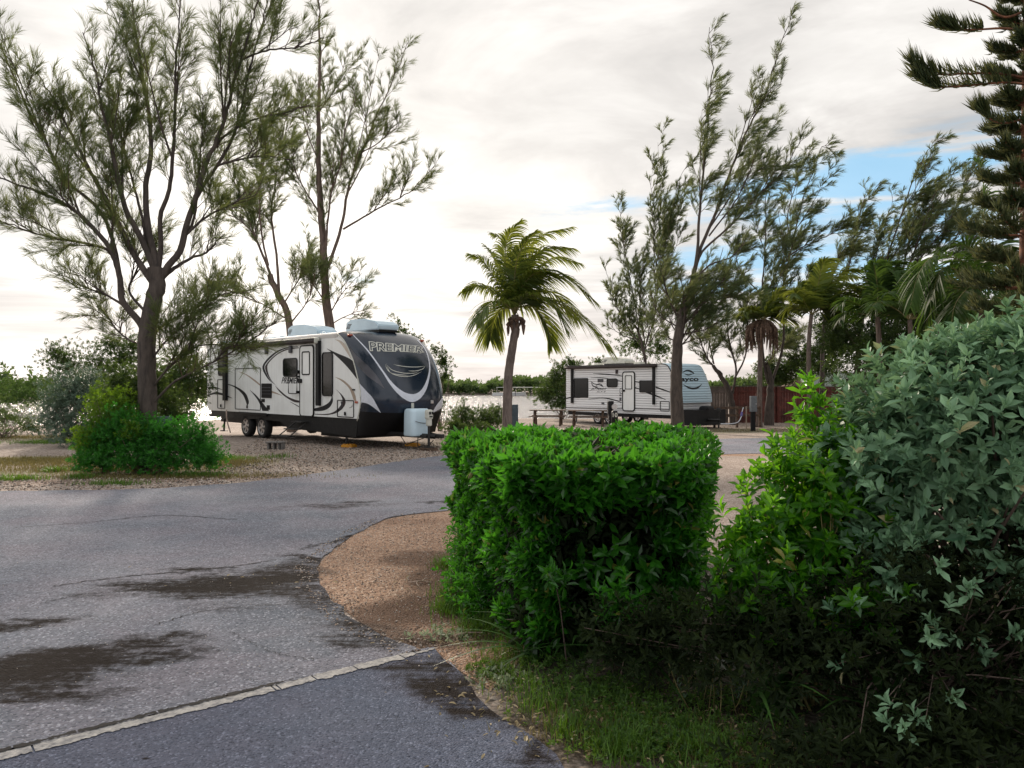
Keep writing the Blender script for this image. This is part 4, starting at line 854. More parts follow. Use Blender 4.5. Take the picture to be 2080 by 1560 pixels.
def pedestal(px, top, d_, w_, h_, mat, label, cat='utility pedestal', post=None, zb=None):
    p = P(px, top, d_); zg = gh(p.x, p.y); H = p.z - zg; e = empty('utility_pedestal', (p.x, p.y, zg), .1, label, cat)
    g = Geo(); g.box((0, 0, H - h_ / 2), (w_, .20, h_), bev=.015); b_ = g.build('box', mat, e)
    g = Geo(); g.box((0, -.104, H - h_ * .45), (w_ * .8, .012, h_ * .6), bev=.004); g.build('cover', mat, b_)
    g = Geo(); g.box((w_ * .28, -.125, H - h_ * .5), (.03, .03, .05)); g.build('latch', M_ALU, b_)
    if H - h_ > .03: g = Geo(); g.box((0, .02, (H - h_) / 2), (w_ * .62, .14, H - h_)); g.build('post', post or M_BLACK, e)
    return e
pedestal(1045, 822, 22.5, .20, 1.0, M_PEDD, 'blue grey utility pedestal standing beside the palm trunk')
pedestal(334, 846, 16.3, .26, .60, M_PEDD, 'blue grey utility pedestal beside the forked tree trunk on the left')
pd = pedestal(1530, 805, 33, .26, .66, M_PED, 'grey utility box on a dark post in front of the red fence')
pe = pedestal(1240, 815, 30, .22, .5, M_BLACK, 'black utility post with a round meter in front of the ribbed trailer')
g = Geo(); p = P(1247, 827, 29.8) - pe.location; g.extrude([(p.x + .11 * math.cos(a), p.z + .11 * math.sin(a)) for a in np.linspace(0, 2 * math.pi, 16, endpoint=False)], lambda u, v, d: (u, d, v), p.y - .05, p.y + .08); g.build('meter', M_ALU, pe)
p = P(1248.5, 834, 29.2); e = empty('site_marker', (p.x, p.y, gh(p.x, p.y)), 0, 'round topped black site marker bearing the number 10', 'site marker'); H = p.z - gh(p.x, p.y)
g = Geo(); g.tube([(0, 0, 0), (0, 0, H - .12), (0, 0, H - .03), (0, 0, H)], [.12, .125, .10, .03], 14); g.build('post', M_BLACK, e, True)
g = Geo(); fx = lambda x, y: Vector((x, -.128, y)); text_on(g, fx, '10', [(-.085, H - .09), (.085, H - .09), (.085, H - .24), (-.085, H - .24)], 0, .02, 0, 0); g.build('number', M_OFFW, e)
# filler hose and post by the grey box
a = P(1513, 826, 34); e = empty('water_hose', (a.x, a.y, G0), 0, 'white hose hanging from a thin post with a violet fitting', 'hose')
q = [P(1510, 828, 34), P(1507, 838, 34), P(1506, 846, 33.9), P(1500, 857, 33.6), P(1488, 861, 33.2), P(1464, 861.5, 33)]; q = [v - a + Vector((0, 0, a.z - G0)) for v in q]
g = Geo(); g.tube([(v.x, v.y, max(.02, v.z)) for v in map(Vector, smooth_line(q, 24))], .022, 6); g.build('pipe', M_SILVER, e, True)
g = Geo(); g.tube([q[1], q[2]], .05, 8); g.build('fitting', simple('violet_plastic', (.12, .10, .32), .5), e)
g = Geo(); g.box((.06, 0, (a.z - G0) / 2), (.04, .04, a.z - G0)); g.build('post', M_TANV, e)
# pavilion roof and pale unit beyond the fence
p = P(1619, 785, 47); e = empty('garden_shelter', (p.x, p.y, G0), .1, 'small shelter with tan pyramid roof showing over the red fence', 'shelter'); zt = P(0, 773, 47).z - G0; ze = P(0, 786, 47).z - G0
g = Geo(); w_ = .78; g.polys([(-w_, -w_, ze), (w_, -w_, ze), (w_, w_, ze), (-w_, w_, ze), (0, 0, zt), (-w_, -w_, ze - .06), (w_, -w_, ze - .06), (w_, w_, ze - .06), (-w_, w_, ze - .06)], [[0, 1, 4], [1, 2, 4], [2, 3, 4], [3, 0, 4], [5, 6, 1, 0], [6, 7, 2, 1], [7, 8, 3, 2], [8, 5, 0, 3], [8, 7, 6, 5]]); g.build('roof', simple('tan_shingle', (.26, .17, .11), .9, bump=.4), e)
for x in (-.65, .65):
    for y in (-.65, .65): g = Geo(); g.box((x, y, (ze - .06) / 2), (.09, .09, ze - .06)); g.build('post', M_WOOD, e)
p = P(1722, 757, 50); e = empty('parked_camper', (p.x, p.y, G0), -.05, 'pale green camper with white roof edge half hidden behind the shrubs', 'camper'); H = p.z - G0
g = Geo(); g.box((0, 1.2, H / 2 + .2), (4.4, 2.4, H - .4), bev=.08); g.build('body', simple('pale_green_panel', (.30, .37, .33), .5), e)
g = Geo(); g.box((0, 1.2, H + .02), (4.5, 2.5, .08)); g.build('roof', M_WHITE, e)
for x in (-.2, 1.0): g = Geo(); ring(g, x, H - .75, x + .62, H - .35, .05, .04, -.03, .001); w = g.build('window', M_OFFW, e); g = Geo(); plate(g, x + .03, H - .72, x + .59, H - .38, .03, -.015, -.002); g.build('pane', M_GLASS, w)
for x in (-.5, .5): g = Geo(); make_wheel(e, 'wheel', x, .2, .32, .32, .2)
# boats at the far bank
def boat(px, py, d_, L, label, cab=True, rz=0.0):
    p = P(px, py, d_); e = empty('moored_boat', (p.x, p.y, -.72), rz, label, 'boat')
    g = Geo(); n = 10; V = []; Fs = []
    for i in range(n + 1):
        x = -L / 2 + L * i / n; w_ = .95 * (1 - max(0, (i / n - .55) / .45) ** 2) ** .5 + .02; V += [(x, -w_, .62 + .2 * (i / n) ** 2), (x, -w_ * .7, -.1), (x, w_ * .7, -.1), (x, w_, .62 + .2 * (i / n) ** 2)]
    for i in range(n): Fs += [[4 * i + j, 4 * i + 4 + j, 4 * i + 5 + j, 4 * i + 1 + j] for j in range(3)] + [[4 * i + 3, 4 * i + 7, 4 * i + 4, 4 * i]]
    Fs += [[0, 1, 2, 3]]; g.polys(V, Fs); g.build('hull', M_WHITE, e)
    if cab: g = Geo(); g.box((-L * .08, 0, 1.75), (L * .5, 1.6, .06)); g.build('canopy', M_WHITE, e); g = Geo(); [g.tube([(x, y, .6), (x, y, 1.74)], .03, 4) for x in (-L * .3, L * .12) for y in (-.7, .7)]; g.build('canopy_frame', M_ALU, e); g = Geo(); g.box((L * .05, 0, .9), (.7, .9, .6), bev=.05); g.build('console', M_OFFW, e)
boat(1024, 803, 165, 5.0, 'white boat with canopy moored at the far bank left of the palm trunk'); boat(1046, 803, 164, 4.6, 'low white open boat at the far bank right of the palm trunk', False, .2)
p = P(1078, 800, 163); e = empty('boat_lift', (p.x, p.y, -.72), 0, 'pale boat shelter on posts at the far bank', 'boat shelter'); g = Geo(); g.box((0, 0, 1.75), (7.5, 2.6, .14)); g.build('roof', M_OFFW, e)
for x in (-3.2, 0, 3.2): g = Geo(); g.box((x, -1.1, .6), (.16, .16, 2.2)); g.build('post', M_STEEL, e)
# ------------------------------------------------------------------ vegetation
M_BARK = barkmat('casuarina_bark', (0.040, 0.032, 0.028), (0.095, 0.075, 0.062)); M_BARKW = barkmat('warm_bark', (0.07, 0.05, 0.04), (0.17, 0.12, 0.095))
M_PTRUNK = barkmat('palm_bark', (0.10, 0.075, 0.065), (0.21, 0.165, 0.14), 14)
M_NEEDLE = leafmat('casuarina_needles', (0.020, 0.050, 0.014), (0.085, 0.135, 0.038), .45, .6, (0.28, 0.29, 0.09))
M_NEEDR = leafmat('casuarina_needles_far', (0.020, 0.052, 0.022), (0.085, 0.135, 0.048), .45, .6, (0.28, 0.29, 0.10))
M_TWIG = simple('twig', (0.10, 0.065, 0.045), .9, var=.3)
UP = np.array([0, 0, 1.0])
def norm(a): return a / (np.linalg.norm(a, axis=-1, keepdims=True) + 1e-9)
def perp_frames(d, rg):
    r = norm(rg.normal(size=d.shape)); a = norm(np.cross(d, r)); return a, np.cross(d, a)
def casuarina(label, limbs, depth, seed, base_z=None, spread=1.6, wind=(0, 0, .25), dens=1.0, blen=1.0, nlen=.20, nw=.010, nmat=None, bark=None, trunk_r=.2, extra=3, start=.22, group=None, cat='tree', name='feathery_pine_tree', clump=1.0):
    """limbs: (photo points from the base out, radius at base m, [start fraction of foliage]); real depth offsets grow along each limb"""
    rg = np.random.default_rng(seed); T = Geo(); N = Geo(); wind = np.array(wind); bpts = []; lines = []
    for li, lb in enumerate(limbs):
        pts, r0 = lb[0], lb[1]; st = lb[2] if len(lb) > 2 else start; off = lb[3] if len(lb) > 3 else rg.uniform(-spread, spread); rt = lb[4] if len(lb) > 4 else .012
        n = max(10, len(pts) * 5); q = smooth_line(pts, n)
        seg = np.concatenate([[0], np.cumsum(np.linalg.norm(np.diff(q, axis=0), axis=1))]); u = seg / seg[-1]
        dd = depth + off * u ** 1.3; W = np.stack([(q[:, 0] - 1040) / F * dd, dd, CAM_H - (q[:, 1] - HOR) / F * dd], 1)
        if li == 0 and base_z is not None: W[0, 2] = base_z
        W += rg.normal(size=W.shape) * .012 * (u[:, None]) * depth / 16
        T.tube(W, (r0 * .54 * (1 - u) ** 1.1 + rt * .8) if li else (r0 * (1 - u) + rt * u), 8 if r0 > .05 else 5, cap=False); lines.append((W, u, st, 1.0))
        # side limbs that give the crown its depth
        if li > 0 or len(limbs) == 1:
            for k in range(extra):
                i = int(rg.uniform(max(st, .2), .8) * (n - 1)); tan = norm(W[min(n - 1, i + 1)] - W[i]); sd = norm(np.array([rg.uniform(-.6, .6), rg.choice([-1, 1]) * rg.uniform(.5, 1), rg.uniform(.1, .5)]))
                d_ = norm(tan * 1.1 + sd * .8 + wind * .5); L = (seg[-1] / F * depth) * rg.uniform(.28, .50) * (1.15 - u[i])
                m_ = 8; s_ = np.linspace(0, 1, m_)[:, None]; Wk = W[i] + d_ * L * s_ + (tan + UP * .4 + wind * .6) * L * .25 * s_ ** 2
                T.tube(Wk, (r0 * (1 - u[i]) ** 1.1 * .25 + .008) * (1 - s_[:, 0]) + .005, 5, cap=False); lines.append((Wk, s_[:, 0], .12, .9))
    B = []   # branchlets
    for W, u, st, sc in lines:
        L = np.linalg.norm(np.diff(W, axis=0), axis=1).sum(); nb = int(L * (1 - st) / .13 * dens)
        for k in range(nb):
            a = st + (1 - st) * (k + rg.random()) / nb; x = a * (len(W) - 1); i = min(len(W) - 2, int(x)); f = x - i
            if rg.random() < .15 or math.sin(k * .55 + len(B) * .01) < -.75: continue
            p0 = W[i] * (1 - f) + W[i + 1] * f; tan = norm(W[i + 1] - W[i]); az = rg.uniform(0, 2 * math.pi); aa, bb = perp_frames(tan[None], rg); sd = aa[0] * math.cos(az) + bb[0] * math.sin(az)
            d_ = norm(tan * rg.uniform(.5, 1.1) + sd * rg.uniform(.6, 1.2) + wind * rg.uniform(.5, 1.2) + UP * .15); Lb = blen * sc * rg.uniform(.45, 1.15) * (1.15 - .75 * a)
            s_ = np.linspace(0, 1, 5)[:, None]; Q = p0 + d_ * Lb * s_ + (wind * .35 + UP * .12) * Lb * s_ ** 2 + rg.normal(size=(5, 3)) * .015 * s_
            T.tube(Q, np.linspace(.010, .004, 5) * (depth / 16) ** .5, 3, 1, cap=False); B.append((Q, Lb))
    # twigs
    P0 = []; D0 = []; L0 = []; C0 = []
    for Q, Lb in B:
        nt = max(3, int(Lb / .075 * clump)); a = (np.arange(nt) + rg.random(nt)) / nt; x = (.12 + .88 * a) * 3.999; i = x.astype(int); f = (x - i)[:, None]
        p = Q[i] * (1 - f) + Q[i + 1] * f; tan = norm(Q[i + 1] - Q[i]); aa, bb = perp_frames(tan, rg); d_ = norm(tan + aa * rg.uniform(.3, .9, (nt, 1)) + wind * .35)
        P0.append(p); D0.append(d_); L0.append(rg.uniform(.12, .32, nt) * (1.2 - .5 * a)); C0.append(np.full(nt, rg.uniform(0, .6)))
    P0 = np.concatenate(P0); D0 = np.concatenate(D0); L0 = np.concatenate(L0); C0 = np.concatenate(C0)
    # needles: several along every twig
    K = 18; M = len(P0); s_ = rg.uniform(0, 1, (M, K, 1)); p = P0[:, None] + D0[:, None] * L0[:, None, None] * s_
    dd = np.repeat(D0[:, None], K, 1).reshape(-1, 3); aa, bb = perp_frames(dd, rg); nd = norm(dd + aa * rg.uniform(.15, .6, (M * K, 1)) + wind * .25); ln = nlen * rg.uniform(.55, 1.2, (M * K, 1)); p = p.reshape(-1, 3)
    wv = norm(np.cross(nd, norm(rg.normal(size=nd.shape)))) * nw * .5; mid = p + nd * ln * .55; tip = p + nd * ln + (wind * .18 - UP * .10) * ln
    V = np.stack([p - wv * .7, p + wv * .7, mid + wv, tip, mid - wv], 1).reshape(-1, 3); Fs = np.arange(M * K)[:, None] * 5 + np.arange(5)[None]
    N.add(V, Fs, 0, np.repeat(np.clip(np.repeat(C0, K) + rg.uniform(0, .45, M * K), 0, 1), 5))
    base = lines[0][0][0]; e = empty(name, tuple(base), 0, label, cat, group)
    T.build('trunk', [bark or M_BARK, M_TWIG], e, True).location = -Vector(base); N.build('crown', nmat or M_NEEDLE, e).location = -Vector(base)
    return e

# leaves
LEAF6 = np.array([(0, 0, 0), (.30, .30, .10), (.44, .66, .07), (0, 1, -.10), (-.44, .66, .07), (-.30, .30, .10), (0, .5, -.02)], float)
LF6 = [(0, 1, 2, 3, 6), (0, 6, 3, 4, 5)]
LEAF4 = np.array([(0, 0, 0), (.5, .5, .08), (0, 1, -.08), (-.5, .5, .08)], float); LF4 = [(0, 1, 2, 3)]
def put_leaves(G, p, d, up, L, wd, tint, mat=0, fine=False, curl=0.0):
    """p base points, d growth directions, up rough facing, L length, wd width ratio"""
    T = LEAF6 if fine else LEAF4; d = norm(d); x = norm(np.cross(d, up)); z = np.cross(x, d); M = len(p); L = np.broadcast_to(L, (M,))[:, None, None]
    t_ = T[None].repeat(M, 0); 
    cz = t_[..., 2:3] - curl * (t_[..., 1:2] ** 2)
    V = p[:, None] + x[:, None] * t_[..., 0:1] * wd * L + d[:, None] * t_[..., 1:2] * L + z[:, None] * cz * L
    k = len(T); tt = np.repeat(tint, k)
    for fc in (LF6 if fine else LF4):
        pass
    Fs = np.concatenate([np.arange(M)[:, None] * k + np.array(fc)[None] for fc in (LF6 if fine else LF4)])
    G.add(V.reshape(-1, 3), Fs, mat, tt)
def rosettes(G, c, axis, n, L, wd, rg, tint_base, fine=False, open_=.9, mat=0, curl=.15, Lv=.35):
    """whorls of n leaves round each tip c pointing along axis"""
    M = len(c); aa, bb = perp_frames(norm(axis), rg); ax = norm(axis); i = np.arange(n)[None]; ang = rg.uniform(0, 6.28, (M, 1)) + i * 2.4 + rg.normal(size=(M, n)) * .2; h = (i / n)
    side = aa[:, None] * np.cos(ang)[..., None] + bb[:, None] * np.sin(ang)[..., None]
    d = norm(side * (open_ * (1.15 - .85 * h) * rg.uniform(.6, 1.25, (M, n)))[..., None] + ax[:, None] * (.35 + .8 * h)[..., None]); p = c[:, None] - ax[:, None] * (L * .8 * (1 - h))[..., None] + rg.normal(size=(M, n, 3)) * L * .04
    LL = L * rg.uniform(1 - Lv, 1 + Lv * .5, (M, n)) * (1.0 - .35 * h); up = ax[:, None] + side * -.2 + rg.normal(size=(M, n, 3)) * .25
    tt = np.clip(np.broadcast_to(np.asarray(tint_base), (M,))[:, None] + rg.normal(size=(M, n)) * .13 + h * .15, 0, .92); tt = np.where(rg.random((M, n)) < .02, 1.0, tt)
    put_leaves(G, p.reshape(-1, 3), d.reshape(-1, 3), up.reshape(-1, 3), LL.reshape(-1), wd, tt.reshape(-1), mat, fine, curl)
def blob_points(blobs, n, rg, shell=.35, zmin=0.02, lump=.18):
    """points and outward normals in a union of lumpy ellipsoids"""
    vol = np.array([b[3] * b[4] * b[5] for b in blobs]) ** .7; k = rg.choice(len(blobs), n, p=vol / vol.sum()); B = np.array([b[:6] for b in blobs])[k]
    d = norm(rg.normal(size=(n, 3))); d[:, 2] = np.where(d[:, 2] < -.8, -d[:, 2], d[:, 2]); ph = B[:, :1] * 3.1
    lmp = 1 + lump * (np.sin(d[:, :1] * 7 + ph) * np.sin(d[:, 2:] * 6 + ph * 2) + .6 * np.sin(d[:, 1:2] * 13 + ph)); r = (1 - shell * rg.random((n, 1)) ** 1.6) * lmp
    p = B[:, :3] + d * r * B[:, 3:6]; nr = norm(d / B[:, 3:6]); m_ = p[:, 2] > zmin; return p[m_], nr[m_]
def bush(label, blobs, n, L, wd, mat, seed, per=7, fine=False, name='bush', cat='bush', upb=.5, shell=.5, stems=30, open_=.9, zmin=.03, inner=.5, group=None, stem_r=.012, base=None, curl=.15, lump=.18, zoff=0.0, Lv=.35, wind=(0,0,0), stem_mat=None):
    rg = np.random.default_rng(seed); G = Geo(); b0 = np.mean([(b[0], b[1]) for b in blobs], axis=0) if base is None else np.array(base[:2]); gz = gh(*b0) + zoff
    p, nr = blob_points(blobs, n, rg, shell, gz + zmin, lump); ax = norm(nr + UP * upb + rg.normal(size=p.shape) * .35 + np.array(wind)); tb = rg.uniform(.1, .85, len(p)) * .8
    rosettes(G, p, ax, per, L, wd, rg, tb, fine, open_, 0, curl, Lv)
    if inner:
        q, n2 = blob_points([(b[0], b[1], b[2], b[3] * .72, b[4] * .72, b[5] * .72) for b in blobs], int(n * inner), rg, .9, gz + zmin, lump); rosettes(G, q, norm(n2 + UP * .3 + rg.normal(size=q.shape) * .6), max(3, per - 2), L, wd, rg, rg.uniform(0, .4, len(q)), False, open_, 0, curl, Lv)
    S = Geo(); idx = rg.choice(len(p), min(stems, len(p)), replace=False)
    for i in idx:
        b_ = np.array([b0[0] + rg.normal() * .12 * abs(p[i][0] - b0[0] + .3), b0[1] + rg.normal() * .1, gz - .03]); m1 = b_ * .5 + p[i] * .5 + np.array([0, 0, .12]) + rg.normal(size=3) * .05
        S.tube(smooth_line([b_, m1, p[i]], 7), np.linspace(stem_r, stem_r * .3, 7), 5, cap=False)
    e = empty(name, (b0[0], b0[1], gz), 0, label, cat, group); o = -Vector((b0[0], b0[1], gz))
    G.build('foliage', mat, e).location = o; S.build('stem', stem_mat or M_BARKW, e, True).location = o; return e

def frond(G, S, pts, wl, n, rg, tint, wind=(.3, 0, -.2), droop=.6, lw=.028, rr_=.016, both=True, plane_up=None, bundle=0.0):
    """feather leaf: rachis through pts, n leaflets a side of length wl"""
    q = smooth_line(pts, 26); S.tube(q, np.linspace(rr_, rr_ * .25, 26), 5, cap=False); wind = np.array(wind)
    a = np.linspace(.14, 1.0, n); x = a * 24.99; i = np.minimum(24, x.astype(int)); f = (x - i)[:, None]; p = q[i] * (1 - f) + q[i + 1] * f; tan = norm(q[i + 1] - q[i])
    pu = np.array(plane_up if plane_up is not None else (0.1, .15, 1.0)); sd = norm(np.cross(tan, norm(pu)[None])); nrm = np.cross(sd, tan)
    for s_ in (-1, 1):
        L = wl * (np.sin(np.clip(a * 1.02, 0, 1) ** .75 * math.pi * .93 + .12) ** .6 + .05) * rg.uniform(.85, 1.1, n)
        d0 = norm(sd * s_ * (1.0 - .45 * a[:, None]) + tan * (.45 + .65 * a[:, None]) + nrm * .25 + rg.normal(size=(n, 3)) * .06 + wind * .4)
        k = 4; u = np.linspace(0, 1, k + 1); c = p[:, None] + d0[:, None] * (L[:, None] * u)[..., None] + (np.array([0, 0, -1.0]) * droop + wind * .5) * ((L[:, None] * u ** 2) * .75)[..., None]
        tg = norm(np.gradient(c, axis=1)); wv = norm(np.cross(tg, nrm[:, None] + rg.normal(size=(n, 1, 3)) * .25)) * (lw * np.array([.5, 1, .9, .6, .08]) * .5)[None, :, None]
        V = np.stack([c - wv, c + wv], 2).reshape(n, -1, 3); j = np.arange(k)[None] * 2; Fs = (np.arange(n)[:, None, None] * (2 * k + 2) + np.stack([j, j + 1, j + 3, j + 2], -1)).reshape(-1, 4)
        G.add(V.reshape(-1, 3), Fs, 0, np.repeat(np.clip(tint + rg.normal(size=n) * .12 + .25 * a, 0, 1), 2 * k + 2))
def palm(label, trunk, crown, fronds, depth, seed, r=.13, wl=.55, n=44, mat=None, lw=.03, group=None, dead=(), wind=(.35, 0, -.1), spread=1.2, droop=.6, base_z=None, cat='palm tree', rr_=.018):
    rg = np.random.default_rng(seed); tp = [P(x, y, depth) for x, y in trunk]; 
    if base_z is not None: tp[0].z = base_z
    q = smooth_line(tp, 30); e = empty('palm_tree', tuple(q[0]), 0, label, cat, group); o = -Vector(q[0]); S = Geo(); u = np.linspace(0, 1, 30); rad = r * (1.15 - .35 * u + .25 * np.exp(-u * 14)) * (1 + .035 * np.sin(np.arange(30) * 2.4))
    S.tube(q, rad, 12); S.build('trunk', M_PTRUNK, e, True).location = o
    c = q[-1]
    for fr in fronds:
        pts = fr[0]; off = fr[1] if len(fr) > 1 else rg.uniform(-spread, spread); tint = fr[2] if len(fr) > 2 else .4; m = len(pts)
        w = [c] + [tuple(P(x, y, depth + off * ((k + 1) / m))) for k, (x, y) in enumerate(pts)]; G = Geo(); R_ = Geo()
        frond(G, R_, w, wl, n, rg, tint, wind, droop, lw, rr_); fo = G.build('frond', mat, e); fo.location = o; R_.build('frond_stalk', M_FSTALK, fo, True)
    if dead:
        G = Geo()
        for k in range(dead[0]):
            a = rg.uniform(0, 6.28); d_ = np.array([math.cos(a), math.sin(a), 0]); p0 = c + d_ * r * .6 - UP * rg.uniform(0, .25); L = rg.uniform(.5, 1) * dead[1]
            G.tube(smooth_line([p0, p0 + d_ * L * .35 - UP * L * .15, p0 + d_ * L * rg.uniform(.2, .45) - UP * L * rg.uniform(.6, 1)], 6), [.05, .045, .06, .04, .03, .012], 5)
        G.build('dead_husk', M_HUSK, e).location = o
    return e
M_FSTALK = simple('frond_stalk', (0.20, 0.17, 0.06), .6, var=.3); M_HUSK = simple('dry_husk', (0.16, 0.10, 0.07), .9, var=.35, scale=12)
M_PALM = leafmat('palm_leaf', (0.012, 0.045, 0.010), (0.10, 0.16, 0.020), .46, .4, (0.40, 0.42, 0.05)); M_PALMD = leafmat('palm_leaf_dark', (0.010, 0.030, 0.010), (0.040, 0.080, 0.015), .32, .6, (0.14, 0.24, 0.03), .12)
M_SILVER_L = leafmat('silver_leaf', (0.045, 0.115, 0.060), (0.27, 0.45, 0.26), .25, .5, (0.28, 0.46, 0.18), .35, old=(.40, .36, .20))
M_GREEN_L = leafmat('fresh_green_leaf', (0.012, 0.07, 0.006), (0.065, 0.22, 0.012), .55, .32, (0.30, 0.72, 0.02), .55, old=(.34, .28, .08))
M_HEDGE = leafmat('hedge_leaf', (0.005, 0.026, 0.005), (0.045, 0.20, 0.016), .45, .30, (0.17, 0.62, 0.03), .6, old=(.22, .17, .05))
M_MANG = leafmat('mangrove_leaf', (0.014, 0.040, 0.010), (0.055, 0.10, 0.022), .35, .4, (0.16, 0.24, 0.03))
M_LBUSH = leafmat('low_bush_leaf', (0.008, 0.050, 0.008), (0.040, 0.19, 0.018), .45, .4, (0.10, 0.50, 0.03))
M_YBUSH = leafmat('yellow_green_leaf', (0.022, 0.085, 0.008), (0.11, 0.24, 0.015), .45, .4, (0.30, 0.46, 0.02))
M_TEAL = leafmat('grey_green_leaf', (0.040, 0.075, 0.050), (0.12, 0.18, 0.12), .25, .5, (0.14, 0.24, 0.12))
M_GRASS = leafmat('grass_blade', (0.020, 0.060, 0.006), (0.09, 0.20, 0.015), .38, .5, (0.20, 0.36, 0.02)); M_DRYG = leafmat('dry_grass', (0.07, 0.06, 0.02), (0.19, 0.16, 0.05), .3, .7)
M_STRAP = leafmat('strap_leaf', (0.018, 0.055, 0.014), (0.07, 0.16, 0.035), .35, .35, (.14, .34, .05))

# ---- left: forked tree in front of the big trailer
A = [([(298, 930), (300, 850), (299, 780), (298, 700), (305, 640), (318, 585), (316, 545)], .205, .95, 0.0, .17),
     ([(292, 672), (283, 654), (248, 610), (244, 566), (231, 523), (218, 497), (166, 440), (113, 405), (57, 383), (10, 366), (-40, 350)], .125, .30, -1.2),
     ([(262, 628), (218, 601), (174, 584), (120, 556)], .045, .2, .6), ([(231, 523), (213, 505), (150, 490), (90, 480), (8, 452)], .05, .1, -.8),
     ([(315, 580), (300, 560), (270, 514), (253, 479), (231, 436), (213, 401), (174, 331), (131, 244), (87, 166), (66, 140)], .12, .30, .9),
     ([(318, 560), (300, 514), (279, 470), (257, 431), (244, 383), (227, 305), (205, 209), (190, 130), (168, 66)], .12, .30, -.4),
     ([(250, 600), (232, 500), (200, 425), (131, 362), (78, 261), (35, 174), (-4, 80), (-20, 20)], .07, .35, 1.0),
     ([(325, 560), (314, 519), (301, 462), (296, 383), (307, 305), (301, 218), (283, 109), (262, -40)], .13, .3, .8),
     ([(322, 545), (327, 500), (326, 436), (344, 383), (355, 261), (357, 131), (368, -10)], .09, .3, -.9),
     ([(322, 575), (342, 540), (366, 510), (379, 458), (401, 392), (418, 336), (453, 253), (471, 183), (501, 87), (535, -30)], .125, .38, -.3),
     ([(401, 400), (418, 370), (445, 331), (479, 261), (510, 131), (545, 0), (555, -50)], .055, .15, .8),
     ([(432, 350), (445, 336), (501, 322), (548, 318), (592, 326)], .035, .15, -.5), ([(440, 300), (453, 279), (514, 244), (575, 231), (628, 214)], .035, .15, .3), ([(478, 150), (492, 122), (549, 102), (610, 96), (655, 78)], .03, .12, -.6),
     ([(318, 580), (340, 556), (383, 527), (418, 514), (455, 475)], .08, .3, .5), ([(375, 480), (420, 440), (470, 415), (520, 396)], .04, .1, -.6),
     ([(304, 690), (340, 655), (400, 625), (450, 600), (500, 596)], .035, .15, .7), ([(302, 740), (340, 690), (395, 650), (430, 615)], .03, .15, -.8),
     ([(302, 830), (350, 780), (400, 752), (447, 730), (505, 695), (562, 652)], .035, .25, -1.6), ([(300, 800), (350, 740), (400, 705), (470, 700), (520, 712)], .03, .2, -1.2), ([(300, 640), (262, 590), (280, 540), (262, 470), (225, 420)], .04, .3, 1.3), ([(372, 480), (395, 440), (408, 300), (412, 190)], .045, .2, 1.3),
     ([(298, 520), (290, 450), (262, 340), (240, 250), (248, 150)], .05, .3, 1.6), ([(302, 700), (260, 690), (215, 650), (165, 640)], .03, .25, .9)]
casuarina('broad feathery tree with forked dark trunk growing from the shrubs at left', A, 16.2, 11, base_z=-.02, wind=(.04, 0, .30), dens=1.15, blen=1.05, nlen=.25, nw=.0062, extra=3, clump=.95)
# ---- the two behind the big trailer
Bt = [([(592, 900), (590, 760), (588, 662), (567, 601), (548, 560)], .20, .9, 0, .12), ([(567, 601), (550, 560), (536, 523), (514, 471), (475, 366), (440, 300)], .11, .3), ([(567, 600), (562, 523), (551, 436), (558, 379), (567, 305), (590, 200)], .10, .3), ([(545, 540), (532, 479), (527, 392), (540, 305), (549, 230)], .07, .3),
      ([(585, 650), (520, 612), (470, 600), (430, 610)], .04, .2), ([(575, 620), (610, 560), (630, 500)], .05, .2), ([(520, 480), (490, 450), (455, 430), (430, 380)], .05, .2), ([(588, 660), (625, 610), (640, 560)], .05, .3)]
casuarina('slim leaning tree left of the two behind the big trailer', Bt, 32.0, 12, base_z=-.2, wind=(.05, 0, .30), dens=.75, blen=1.6, nlen=.36, nw=.0095, bark=M_BARKW, extra=3, spread=2.4, clump=.75)
Ct = [([(678, 900), (676, 760), (671, 671), (662, 610), (658, 523), (654, 453), (649, 392), (647, 261), (649, 174), (649, 87), (645, -10)], .25, .42, 0, .02), ([(666, 545), (693, 462), (710, 375), (741, 296), (767, 231), (797, 166), (830, 86)], .12, .28), ([(697, 466), (763, 427), (828, 392), (882, 340)], .07, .2),
      ([(655, 470), (651, 440), (623, 392), (601, 349), (590, 280)], .07, .25), ([(660, 540), (662, 500), (672, 400), (692, 330), (702, 260), (722, 200)], .08, .3), ([(649, 240), (649, 227), (697, 161), (723, 120)], .04, .15), ([(668, 640), (700, 590), (735, 555)], .04, .2), ([(672, 660), (710, 640), (760, 640)], .03, .3), ([(648, 330), (620, 260), (606, 170)], .04, .2), ([(664, 620), (630, 570), (600, 540)], .05, .25), ([(735, 310), (770, 290), (815, 250)], .04, .15)]
casuarina('taller open tree right of the two behind the big trailer', Ct, 32.0, 13, base_z=-.2, wind=(.08, 0, .30), dens=.62, blen=1.6, nlen=.32, nw=.009, bark=M_BARKW, extra=3, spread=2.4, clump=.7)
